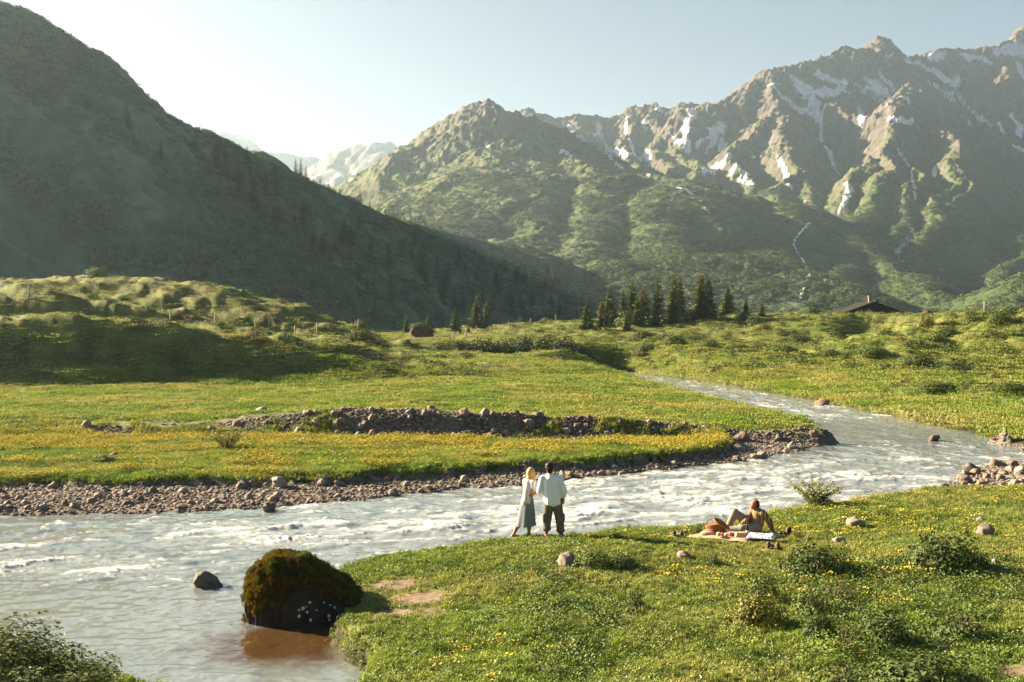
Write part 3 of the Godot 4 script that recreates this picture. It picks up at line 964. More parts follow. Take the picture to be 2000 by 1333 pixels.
func build_water() -> void:
	var cs := spaced([-1.2, 0.012, -0.5, 0.00115, 0.5, 0.01, 0.8])
	var rs := logspaced(9.0, 128.0, 640)
	var part: Array = []
	part.resize(rs.size())
	par(rs.size(), func(j: int):
		var hr := PackedFloat32Array()
		var cr := PackedColorArray()
		hr.resize(cs.size())
		cr.resize(cs.size())
		var d := rs[j]
		for i in cs.size():
			var x := cs[i] * d
			var s := river.at(x, d)
			if s > 1.2:
				hr[i] = -99.0
				continue
			var w := water_at(x, d)
			hr[i] = w.x + w.y * 0.03
			var silt := n_mid.get_noise_2d(x * 0.6, d)
			var c := Color(0.12, 0.145, 0.15).lerp(Color(0.145, 0.165, 0.16), clampf(0.5 + silt, 0.0, 1.0))
			var reflection_bed := 1.0 - sstep(0.7, 1.9, Vector2((x + 4.0) * 0.85, d - 19.9).length() + n_small.get_noise_2d(x, d) * 0.5)  # brown bed tone painted in where the boulder's dark reflection and shadow fall
			c = c.lerp(Color(0.055, 0.032, 0.015), reflection_bed)
			c = c.lerp(Color(0.23, 0.26, 0.26), 0.5 * sstep(0.25, 0.9, w.z) * (1.0 - reflection_bed))
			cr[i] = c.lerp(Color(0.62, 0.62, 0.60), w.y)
		part[j] = [hr, cr])
	var nc := cs.size()
	var index := PackedInt32Array()
	index.resize(nc * rs.size())
	index.fill(-1)
	var v := PackedVector3Array()
	var n := PackedVector3Array()
	var c := PackedColorArray()
	for j in rs.size():
		for i in nc:
			var h: float = part[j][0][i]
			if h < -50.0: continue
			var d := rs[j]
			index[j * nc + i] = v.size()
			v.append(Vector3(cs[i] * d, h, -d))
			c.append(part[j][1][i])
			var i0 := maxi(i - 1, 0)
			var i1 := mini(i + 1, nc - 1)
			var j0 := maxi(j - 1, 0)
			var j1 := mini(j + 1, rs.size() - 1)
			var xa: float = part[j][0][i0]
			var xb: float = part[j][0][i1]
			var da: float = part[j0][0][i]
			var db: float = part[j1][0][i]
			var gx := 0.0 if minf(xa, xb) < -50.0 else (xb - xa) / ((cs[i1] - cs[i0]) * d)
			var gd := 0.0 if minf(da, db) < -50.0 else (db - da) / (rs[j1] - rs[j0])
			n.append(Vector3(-gx, 1.0, gd).normalized())
	var ix := PackedInt32Array()
	for j in rs.size() - 1:
		for i in nc - 1:
			var a := index[j * nc + i]
			var b := index[(j + 1) * nc + i]
			var e := index[(j + 1) * nc + i + 1]
			var f := index[j * nc + i + 1]
			if a < 0 or b < 0 or e < 0 or f < 0: continue
			ix.append_array([a, b, e, a, e, f])
	var arr := []
	arr.resize(Mesh.ARRAY_MAX)
	arr[Mesh.ARRAY_VERTEX] = v
	arr[Mesh.ARRAY_NORMAL] = n
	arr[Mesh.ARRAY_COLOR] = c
	arr[Mesh.ARRAY_INDEX] = ix
	var m := ArrayMesh.new()
	m.add_surface_from_arrays(Mesh.PRIMITIVE_TRIANGLES, arr)
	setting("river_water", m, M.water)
	get_node("river_water").set_meta("label", "milky grey-green river with white rapids bending through the valley")

# ---------------------------------------------------------------- stones
func ico(level: int) -> Array:
	var t := (1.0 + sqrt(5.0)) / 2.0
	var v: Array[Vector3] = []
	for p in [[-1, t, 0], [1, t, 0], [-1, -t, 0], [1, -t, 0], [0, -1, t], [0, 1, t], [0, -1, -t], [0, 1, -t], [t, 0, -1], [t, 0, 1], [-t, 0, -1], [-t, 0, 1]]:
		v.append(Vector3(p[0], p[1], p[2]).normalized())
	var f := [[0, 11, 5], [0, 5, 1], [0, 1, 7], [0, 7, 10], [0, 10, 11], [1, 5, 9], [5, 11, 4], [11, 10, 2], [10, 7, 6], [7, 1, 8], [3, 9, 4], [3, 4, 2], [3, 2, 6], [3, 6, 8], [3, 8, 9], [4, 9, 5], [2, 4, 11], [6, 2, 10], [8, 6, 7], [9, 8, 1]]
	for l in level:
		var cache := {}
		var g := []
		for q in f:
			var m := []
			for e in 3:
				var a: int = q[e]
				var b: int = q[(e + 1) % 3]
				var key := mini(a, b) * 100000 + maxi(a, b)
				if not cache.has(key):
					cache[key] = v.size()
					v.append((v[a] + v[b]).normalized())
				m.append(cache[key])
			g.append_array([[q[0], m[0], m[2]], [q[1], m[1], m[0]], [q[2], m[2], m[1]], [m[0], m[1], m[2]]])
		f = g
	return [v, f]

func stone_mesh(sd: int, level: int, size: Vector3, lump: float, flat := 0.0) -> ArrayMesh:
	var q := ico(level)
	var n := noise(sd, 0.9, 3)
	var s := Shape.new()
	for p: Vector3 in q[0]:
		var r := 1.0 + lump * n.get_noise_3d(p.x * 1.1 + sd, p.y * 1.1, p.z * 1.1) + lump * 0.35 * n.get_noise_3d(p.x * 4.0, p.y * 4.0 + sd, p.z * 4.0)
		var w := p * r
		if flat > 0.0: w.y = minf(w.y, 1.0 - flat)
		s.v.append(w * size)
		var k := 0.85 + 0.3 * n.get_noise_3d(p.x * 2.0, p.y * 2.0, p.z * 2.0)
		s.c.append(Color(k, k, k))
	for f in q[1]: s.ix.append_array([f[0], f[2], f[1]])
	return s.done(true)

const STONE_TINTS := [Color(0.44, 0.38, 0.33), Color(0.36, 0.30, 0.25), Color(0.29, 0.235, 0.20), Color(0.48, 0.44, 0.40), Color(0.34, 0.255, 0.205), Color(0.23, 0.20, 0.18)]
var pebbles: Array = []
var stone_mats: Array = []

func spin() -> Basis:
	return Basis.from_euler(Vector3(rng.randf_range(-0.5, 0.5), rng.randf() * TAU, rng.randf_range(-0.5, 0.5)))

func put_stone(x: float, d: float, size: float, label: String, group: String, sink := 0.3) -> Node3D:
	var o := mesh_node("stone", pebbles[rng.randi() % pebbles.size()], stone_mats[rng.randi() % stone_mats.size()])
	o.transform = Transform3D(spin() * Basis.from_scale(Vector3.ONE * size), on_ground(x, d, size * (0.62 - sink)))
	tag(o, label, "stone", group)
	return o

func build_stones() -> void:
	for k in 6: pebbles.append(stone_mesh(60 + k, 2, Vector3(1.0, 0.62 + 0.04 * k, 0.78), 0.42))
	var small: Array = []
	for k in 3: small.append(stone_mesh(80 + k, 1, Vector3(1.0, 0.6, 0.8), 0.3))
	for c in STONE_TINTS:
		var m: StandardMaterial3D = M.stone.duplicate()
		m.albedo_color = c.linear_to_srgb()
		stone_mats.append(m)
	# the largest stones of the bar along the far bank
	var made := 0
	var tries := 0
	while made < 110 and tries < 6000:
		tries += 1
		var d := rng.randf_range(32.5, 47.0)
		var x := rng.randf_range(-0.47, 0.30) * d
		var s := river.at(x, d)
		if not is_gravel(x, d) or strip.at(x, d) < 0.1 or s < -0.15 or x > 16.0: continue
		if s > 1.6 and rng.randf() < 0.55: continue
		put_stone(x, d, rng.randf_range(0.08, 0.17) * (1.25 if rng.randf() < 0.15 else 1.0), "rounded grey-brown river stone on the gravel bar below the flower strip", "stones of the far gravel bar")
		made += 1
	for k in 26:
		var d := rng.randf_range(44.0, 51.5)
		var x := rng.randf_range(9.5, 15.0)
		if river.at(x, d) < 0.05: continue
		put_stone(x, d, rng.randf_range(0.14, 0.3), "reddish-brown stone on the tip of the gravel tongue in the bend", "stones of the gravel tongue")
	made = 0
	tries = 0
	while made < 46 and tries < 900:
		tries += 1
		var d := rng.randf_range(35.0, 43.5)
		var x := rng.randf_range(0.375, 0.475) * d
		if river.at(x, d) < 0.0 or not is_gravel(x, d): continue
		put_stone(x, d, rng.randf_range(0.11, 0.27), "pale rounded stone of the heap on the near bank at the right edge", "stones of the heap at the right edge")
		made += 1
	for k in 60:
		var x := rng.randf_range(-14.0, 9.5)
		var d := 51.8 + rng.randf_range(-1.0, 0.8)
		put_stone(x, d, rng.randf_range(0.13, 0.26), "grey stone among the rubble of the long embankment", "stones of the rubble embankment")
	# gravel too fine to count
	var at: Array = []
	var tint: Array = []
	tries = 0
	while at.size() < 26000 and tries < 150000:
		tries += 1
		var d := sqrt(lerpf(32.0 * 32.0, 53.2 * 53.2, rng.randf()))
		var x := rng.randf_range(-0.50, 0.50) * d
		var s := river.at(x, d)
		if s < -0.5 or height_at(x, d) < -0.04: continue
		var dam := d > 50.4 and x > -15.5 + 3.0 * n_spot.get_noise_1d(d * 9.0) and x < 10.5 and d < 52.9
		if not dam and (not is_gravel(x, d) or strip.at(x, d) < -0.05): continue
		if dam and height_at(x, d) < 0.25: continue
		var r := 0.025 + 0.065 * pow(rng.randf(), 2.5) + (0.03 if dam else 0.0)
		at.append(Transform3D(spin() * Basis.from_scale(Vector3(r, r * 0.7, r)), on_ground(x, d, r * 0.2)))
		var c: Color = STONE_TINTS[rng.randi() % STONE_TINTS.size()]
		tint.append(c * rng.randf_range(0.75, 1.15))
	stuff("gravel", small[0], M.stone, at, tint, "grey-brown gravel and rubble along the far bank and embankment", "gravel")
	# single stones in the meadow and the water
	for a in [[[1.14, 23.33], 0.24, "grey stone beside grassy tussocks behind the couple's feet"], [[8.65, 28.13], 0.23, "flat pale stone in the yellow flowers right of the picnic"],
			[[7.56, 25.76], 0.15, "small pinkish stone in the grass below the flat pale stone"], [[11.43, 26.93], 0.24, "flat grey stone in the grass near the right edge"],
			[[12.05, 28.63], 0.13, "small grey stone just above the flat stone near the right edge"], [[3.7, 24.07], 0.16, "dark narrow stone in the grass below the picnic blanket's left corner"],
			[[9.6, 26], 0.10, "little stone above the big dark shrub on the right"], [[10.07, 23.23], 0.11, "pale stone right of the big dark shrub"], [[9.92, 22.4], 0.1, "low stone in the shade right of the big dark shrub"]]:
		put_stone(a[0][0], a[0][1], a[1], a[2], "", 0.25)
	for a in [[[-6.6, 24.13], 0.3, "dark wet rock standing in the river left of the mossy boulder"], [[-7.33, 33.63], 0.24, "flat wet rock just off the far gravel bar"], [[14.55, 51.82], 0.42, "brown rock in the water off the tip of the gravel tongue"],
			[[17.23, 41.73], 0.4, "dark wet rock in the water before the heap at the right edge"], [[20.66, 74.44], 0.55, "rust-red block at the foot of the far right bank"], [[20.01, 52.88], 0.34, "flat dark slab jutting from the far right bank"]]:
		var o := put_stone(a[0][0], a[0][1], a[1], a[2], "")
		o.position.y = 0.06 + a[1] * 0.12
		o.material_override = stone_mats[5] if a[1] != 0.55 else stone_mats[4]
		if a[1] > 0.32: o.scale.y *= 0.6
	for a in [[[-12.38, 55.07], 0.3, "large pale stone on top of the rubble embankment's left end"], [[10.53, 50.81], 0.32, "brown boulder at the root of the gravel tongue"], [[40.31, 134.15], 0.75, "pale boulder in the meadow before the right knoll"], [[-14.99, 42.01], 0.2, "white stone in the flower strip near the left edge"], [[-19.79, 51.85], 0.26, "grey rock at the meadow's edge left of the embankment"], [[-7.75, 37.12], 0.3, "upright grey stone at the foot of the flower strip's bank"], [[13.83, 35.9], 0.42, "long pale stone at the water's edge left of the right heap"]]:
		put_stone(a[0][0], a[0][1], a[1], a[2], "", 0.2)

# the mossy boulder at the water's edge
func build_boulders() -> void:
	var t := thing("mossy_boulder", "big dark boulder capped with orange-green moss at the water's edge", "boulder", Vector3(-4.05, -0.15, -21.6))
	var q := ico(5)
	var n := noise(91, 0.8, 4)
	var s := Shape.new()
	var moss_at: Array = []
	var moss_tint: Array = []
	var lichen_at: Array = []
	for p: Vector3 in q[0]:
		# steep on the left and in front, a flat crown sloping off to the right
		var w := Vector3(signf(p.x) * pow(absf(p.x), 0.8), signf(p.y) * pow(absf(p.y), 0.72), signf(p.z) * pow(absf(p.z), 0.85))
		w.x *= 1.55 if p.x > 0.0 else 1.05
		w.y *= 1.36
		w.z *= 0.88 - 0.14 * p.y
		var roof := 1.34 - 0.10 * absf(w.x + 0.25) - 0.78 * maxf(w.x - 0.12, 0.0)
		if w.y > roof - 0.1: w.y = lerpf(w.y, roof, sstep(roof - 0.1, roof + 0.15, w.y))
		w.x -= 0.10 * maxf(w.y, 0.0)
		if p.z > 0.4: w.z = lerpf(w.z, 0.52 + 0.1 * w.x - 0.12 * w.y, 0.55)
		var r := n.get_noise_3d(p.x * 1.6, p.y * 1.6, p.z * 1.6) * 0.14 + absf(n.get_noise_3d(p.x * 3.5, p.y * 2.0, p.z * 3.5)) * 0.14
		w += p * r
		s.v.append(w)
		var moss := sstep(0.05, 0.5, p.y - 0.25 * maxf(p.z, 0.0) + n.get_noise_3d(p.x * 3.0, p.y * 3.0, p.z * 3.0) * 0.45 - 0.22 * p.x)
		var c := Color(0.03, 0.025, 0.022).lerp(Color(0.075, 0.05, 0.035), clampf(0.5 + n.get_noise_3d(p.x * 5.0, p.y * 5.0, p.z * 5.0) * 1.4, 0.0, 1.0))
		s.c.append(c.lerp(Color(0.05, 0.045, 0.015), moss))
		if moss > 0.4 and p.y > 0.0:
			for k in 3:
				var at := w + Vector3(rng.randf_range(-0.03, 0.03), rng.randf_range(-0.02, 0.02), rng.randf_range(-0.03, 0.03))
				moss_at.append(Transform3D(Basis(Quaternion(Vector3.UP, (p + Vector3(0, 0.4, 0)).normalized())) * Basis(Vector3.UP, rng.randf() * TAU) * Basis.from_scale(Vector3.ONE * rng.randf_range(0.6, 1.5)), at))
				var k2 := n.get_noise_3d(p.x * 2.2 + 9.0, p.y * 2.2, p.z * 2.2)
				moss_tint.append(Color(0.085, 0.10, 0.02).lerp(Color(0.18, 0.115, 0.025), clampf(0.4 + k2 * 2.2 - 0.5 * p.x, 0.0, 1.0)) * rng.randf_range(0.55, 1.2))
		elif p.z > 0.3 and p.y > -0.1 and p.y < 0.35 and p.x > 0.0 and p.x < 0.62 and rng.randf() < 0.09:
			lichen_at.append(Transform3D(Basis(Quaternion(Vector3.UP, p)) * Basis.from_scale(Vector3(1, 0.25, 1) * rng.randf_range(0.012, 0.034)), w + p * 0.004))
	for f in q[1]: s.ix.append_array([f[0], f[2], f[1]])
	var mat: StandardMaterial3D = M.stone.duplicate()
	mat.roughness = 0.7
	mesh_node("rock", s.done(true), mat, t)
	stuff("moss", moss_tuft(), M.grass, moss_at, moss_tint, "", "", t)
	stuff("lichen", stone_mesh(3, 1, Vector3.ONE, 0.5), plain(0.5, 0.5, 0.48), lichen_at, [], "", "", t)

func moss_tuft() -> ArrayMesh:
	var s := Shape.new()
	var r := RandomNumberGenerator.new()
	r.seed = 4
	for k in 16:
		var a := r.randf() * TAU
		var b := Vector3(cos(a), 0, sin(a)) * r.randf() * 0.035
		var o := Vector3(cos(a + 1.3), 0, sin(a + 1.3)) * 0.007
		var tip := b + Vector3(r.randf_range(-0.02, 0.02), r.randf_range(0.02, 0.055), r.randf_range(-0.02, 0.02))
		var g := r.randf_range(0.75, 1.2)
		s.tri(b - o, tip, b + o, Color(g, g, g))
	return s.done()

# ---------------------------------------------------------------- grass and flowers
func tuft(sd: int, blades: int, radius: float, height: float, wide: float, lean: float) -> ArrayMesh:
	var s := Shape.new()
	var r := RandomNumberGenerator.new()
	r.seed = sd
	for k in blades:
		var a := r.randf() * TAU
		var b := Vector3(cos(a), 0, sin(a)) * radius * sqrt(r.randf())
		var dir := r.randf() * TAU
		var out := Vector3(cos(dir), 0, sin(dir)) * lean * r.randf()
		var side := Vector3(-sin(dir), 0, cos(dir)) * wide * r.randf_range(0.7, 1.2)
		var h := height * r.randf_range(0.55, 1.15)
		var mid := b + out * 0.35 * h + Vector3(0, h * 0.6, 0)
		var tip := b + out * h + Vector3(0, h * (1.0 - 0.25 * lean), 0)
		var g := r.randf_range(0.75, 1.2)
		var c := Color(g * r.randf_range(0.9, 1.15), g, g * r.randf_range(0.8, 1.1))
		s.quad(b - side, mid - side * 0.8, mid + side * 0.8, b + side, c)
		s.tri(mid - side * 0.8, tip, mid + side * 0.8, c)
	return s.done()

func herb(sd: int, leaves: int, radius: float, height: float, size: float) -> ArrayMesh:
	var s := Shape.new()
	var r := RandomNumberGenerator.new()
	r.seed = sd
	for k in leaves:
		var a := r.randf() * TAU
		var p := Vector3(cos(a), 0, sin(a)) * radius * sqrt(r.randf()) + Vector3(0, height * r.randf_range(0.2, 1.0), 0)
		leaf(s, r, p, size * r.randf_range(0.6, 1.2), Vector3(cos(a) * 0.5, 1, sin(a) * 0.5), Color(1, 1, 1) * r.randf_range(0.7, 1.2))
	return s.done()

func leaf(s: Shape, r: RandomNumberGenerator, p: Vector3, size: float, up: Vector3, c: Color) -> void:
	var n := (up.normalized() + Vector3(r.randf_range(-1, 1), r.randf_range(-1, 1), r.randf_range(-1, 1)) * 0.6).normalized()
	var a := n.cross(Vector3(r.randf_range(-1, 1), r.randf_range(-1, 1), r.randf_range(-1, 1))).normalized()
	var b := n.cross(a)
	s.quad(p - a * size * 0.5, p + b * size * 0.28 + n * size * 0.06, p + a * size * 0.5, p - b * size * 0.28 + n * size * 0.06, Color(c.r, c.g, c.b))

func blossom(sd: int, heads: int, radius: float, height: float, size: float, petal: Color, stem: Color) -> ArrayMesh:
	var s := Shape.new()
	var r := RandomNumberGenerator.new()
	r.seed = sd
	for k in heads:
		var a := r.randf() * TAU
		var b := Vector3(cos(a), 0, sin(a)) * radius * sqrt(r.randf())
		var p := b * 1.15 + Vector3(0, height * r.randf_range(0.6, 1.1), 0)
		var side := Vector3(0.003, 0, 0.002)
		s.quad(b - side, p - side, p + side, b + side, stem)
		var n := Vector3(r.randf_range(-0.5, 0.5), 1, r.randf_range(-0.2, 0.7)).normalized()
		var u := n.cross(Vector3.FORWARD).normalized()
		var v := n.cross(u)
		var c := petal * r.randf_range(0.8, 1.15)
		for q in 5:
			var t0 := TAU * q / 5.0
			var t1 := t0 + 0.95
			s.tri(p, p + (u * cos(t0) + v * sin(t0)) * size + n * size * 0.35, p + (u * cos(t1) + v * sin(t1)) * size + n * size * 0.35, Color(c.r, c.g, c.b))
	return s.done()


func lawn(called: String, label: String, mesh: Mesh, mat: Material, count: int, d0: float, d1: float, t0: float, t1: float, keep: Callable, size: Vector2, tint: Callable, category := "grass") -> void:
	var at: Array = []
	var tints: Array = []
	var tries := 0
	while at.size() < count and tries < count * 5:
		tries += 1
		var d := sqrt(lerpf(d0 * d0, d1 * d1, rng.randf()))
		var x := rng.randf_range(t0, t1) * d
		if not keep.call(x, d): continue
		var h := height_at(x, d)
		if h < 0.02: continue
		var k := rng.randf_range(size.x, size.y)
		at.append(Transform3D(Basis.from_euler(Vector3(rng.randf_range(-0.15, 0.15), rng.randf() * TAU, rng.randf_range(-0.15, 0.15))) * Basis.from_scale(Vector3(k, k * rng.randf_range(0.7, 1.25), k)), Vector3(x, h - 0.01, -d)))
		tints.append(tint.call(x, d))
	stuff(called, mesh, mat, at, tints, label, category)

func grass_tint(x: float, d: float) -> Color:
	var t := n_tint.get_noise_2d(x * 2.0, d * 2.0)
	var sp := n_spot.get_noise_2d(x * 1.5, d * 1.5)
	var c := Color(0.19, 0.27, 0.05).lerp(Color(0.34, 0.325, 0.115), clampf(0.22 + t * 1.4 + (0.22 if d > 50.0 else 0.0), 0.0, 1.0)).lerp(Color(0.075, 0.14, 0.024), clampf(0.1 + sp * 1.6, 0.0, 0.85))
	return c * (rng.randf_range(0.8, 1.2) if d < 50.0 else rng.randf_range(0.9, 1.1))

func build_grass() -> void:
	var near := func(x: float, d: float) -> bool:
		return not is_gravel(x, d) and river.at(x, d) > -0.5 and bare_at(x, d) < rng.randf() * 0.9 and not on_blanket(x, d)
	var lush := func(x: float, d: float) -> bool:
		return near.call(x, d) and n_spot.get_noise_2d(x * 0.8, d * 0.8) > -0.02 + rng.randf_range(-0.2, 0.2)
	lawn("meadow_grass", "short green grass of the near bank", tuft(1, 26, 0.09, 0.065, 0.0045, 1.0), M.grass, 34000, 13.5, 36.5, -0.46, 0.52, near, Vector2(0.8, 1.5), grass_tint)
	lawn("long_grass", "longer grass tufts scattered over the near bank", tuft(2, 26, 0.07, 0.14, 0.005, 0.9), M.grass, 2400, 13.5, 36.5, -0.46, 0.52, lush, Vector2(0.7, 1.4), grass_tint)
	lawn("meadow_herbs", "small broad-leaved herbs between the grass of the near bank", herb(3, 14, 0.08, 0.06, 0.04), M.leaf, 24000, 13.5, 36.5, -0.46, 0.52, near, Vector2(0.7, 1.4), func(x, d): return Color(0.13, 0.19, 0.035).lerp(Color(0.26, 0.24, 0.10), pow(rng.randf(), 4.0)) * rng.randf_range(0.7, 1.3), "herbs")
	var yellow := func(x: float, d: float) -> bool:
		return near.call(x, d) and n_tint.get_noise_2d(x * 3.0 + 40.0, d * 3.0) + 0.35 * sstep(19.0, 28.0, d) * sstep(2.0, 8.0, x) > 0.3 + rng.randf_range(-0.06, 0.1)
	var petal := Color(0.56, 0.44, 0.06)
	lawn("yellow_flowers", "yellow meadow flowers scattered over the near bank", blossom(5, 6, 0.09, 0.13, 0.018, petal, Color(0.1, 0.14, 0.03)), M.flower, 1150, 13.5, 36.5, -0.2, 0.52, yellow, Vector2(0.8, 1.3), func(x, d): return Color.WHITE * rng.randf_range(0.85, 1.1), "flowers")
	lawn("white_flowers", "small white flowers dotted over the near bank", blossom(6, 3, 0.08, 0.1, 0.014, Color(0.6, 0.57, 0.46), Color(0.1, 0.14, 0.03)), M.flower, 1400, 13.5, 30.0, -0.2, 0.52, near, Vector2(0.7, 1.2), func(x, d): return Color.WHITE, "flowers")
	var on_strip := func(x: float, d: float) -> bool: return strip.at(x, d) < -0.1 and d < 51.5
	lawn("strip_grass", "grass of the flower strip beyond the river", tuft(7, 30, 0.17, 0.11, 0.009, 1.0), M.grass, 26000, 35.0, 51.5, -0.49, 0.26, on_strip, Vector2(0.8, 1.4), grass_tint)
	var strip_yellow := func(x: float, d: float) -> bool: return on_strip.call(x, d) and n_mid.get_noise_2d(x * 1.2, d * 3.2) + 0.4 * sstep(43.0, 49.0, d) + 0.25 * sstep(-2.0, 8.0, x) > 0.2 + rng.randf_range(-0.15, 0.15)
	lawn("strip_flowers", "dense yellow flowers of the strip beyond the river", blossom(8, 9, 0.17, 0.19, 0.026, petal, Color(0.1, 0.14, 0.03)), M.flower, 4200, 35.0, 51.5, -0.49, 0.26, strip_yellow, Vector2(0.8, 1.4), func(x, d): return Color.WHITE * rng.randf_range(0.8, 1.1), "flowers")
	lawn("embankment_grass", "grass and weeds growing on the rubble embankment", tuft(14, 30, 0.2, 0.16, 0.012, 0.9), M.grass, 900, 50.6, 52.8, -0.34, 0.19, func(x, d): return n_mid.get_noise_2d(x * 1.5, 3.0) + 0.25 * (52.0 - d) > rng.randf_range(0.05, 0.4), Vector2(0.8, 1.5), grass_tint)
	lawn("bank_herbs", "dark leafy herbs in patches over the lower near bank", herb(15, 40, 0.22, 0.11, 0.05), M.leaf, 1100, 13.5, 24.0, 0.02, 0.52, func(x, d): return near.call(x, d) and n_tint.get_noise_2d(x * 2.2 + 70.0, d * 2.2) > 0.1, Vector2(0.7, 1.4), func(x, d): return Color(0.06, 0.10, 0.02).lerp(Color(0.11, 0.15, 0.03), rng.randf()), "herbs")
	var inner := func(x: float, d: float) -> bool: return river.at(x, d) > 0.12 and (d > 53.5 or x < -19.0 or x > 10.8) and hill_at(x, d) < 0.25 + rng.randf() * 0.9
	lawn("far_meadow_grass", "grass of the meadow inside the river bend", tuft(9, 40, 0.36, 0.1, 0.016, 1.2), M.grass, 26000, 52.0, 88.0, -0.49, 0.33, inner, Vector2(0.8, 1.5), grass_tint)
	lawn("hill_meadow_grass", "grass between the hummocks in the middle of the valley", tuft(12, 60, 0.8, 0.085, 0.026, 1.7), M.grass, 32000, 78.0, 215.0, -0.49, 0.5, inner, Vector2(0.8, 1.6), grass_tint)
	lawn("bank_meadow_grass", "grass of the meadow beyond the far right bank", tuft(10, 40, 0.45, 0.11, 0.02, 1.3), M.grass, 17000, 52.0, 135.0, 0.02, 0.5, inner, Vector2(0.8, 1.6), grass_tint)

func hill_at(x: float, d: float) -> float:
	return read(hills, x, d)

# ---------------------------------------------------------------- shrubs
func clump(sd: int, leaves: int, size: Vector3, leaf_size: float, fill := 0.35, twigs := 0) -> ArrayMesh:
	var s := Shape.new()
	var r := RandomNumberGenerator.new()
	r.seed = sd
	var n := noise(sd, 0.9, 2)
	for k in leaves:
		var v := Vector3(r.randfn(), absf(r.randfn()) * 0.9, r.randfn()).normalized()
		var q := (1.0 - fill * r.randf()) * (1.0 + 0.45 * n.get_noise_3d(v.x * 1.6, v.y * 1.6, v.z * 1.6))
		var p := v * q * size
		var g := r.randf_range(0.65, 1.25)
		leaf(s, r, p, leaf_size * r.randf_range(0.6, 1.3), v, Color(g * r.randf_range(0.9, 1.15), g, g * 0.95))
	for k in twigs:
		var v := Vector3(r.randfn(), 0.9 + absf(r.randfn()), r.randfn()).normalized()
		tube(s, [Vector3.ZERO, v * size * 0.5, v * size * r.randf_range(0.9, 1.1)], [0.02, 0.012, 0.004], 4, Color(0.6, 0.45, 0.35))
	return s.done()

var bush_kinds := {}

func bush(kind: String, px: float, d: float, wide: float, high: float, label: String, tint: Color, group := "") -> Node3D:
	var t := thing("shrub", label, "shrub", on_ground(px, d, -0.03), rng.randf() * TAU, group)
	var key := kind + str(rng.randi() % 2)
	var o := mesh_node("foliage", bush_kinds[key], null, t)
	var mkey := "leaf" + str(tint)
	if not M.has(mkey):
		var m: StandardMaterial3D = M.leaf.duplicate()
		m.albedo_color = tint.linear_to_srgb()
		M[mkey] = m
	o.material_override = M[mkey]
	o.scale = Vector3(wide * 0.5, high, wide * 0.5)
	var stems := mesh_node("stems", bush_kinds["stems"], M.bark, t)
	stems.scale = Vector3(wide * 0.5, high, wide * 0.5) * (0.75 if kind == "juniper" else 0.95)
	return t

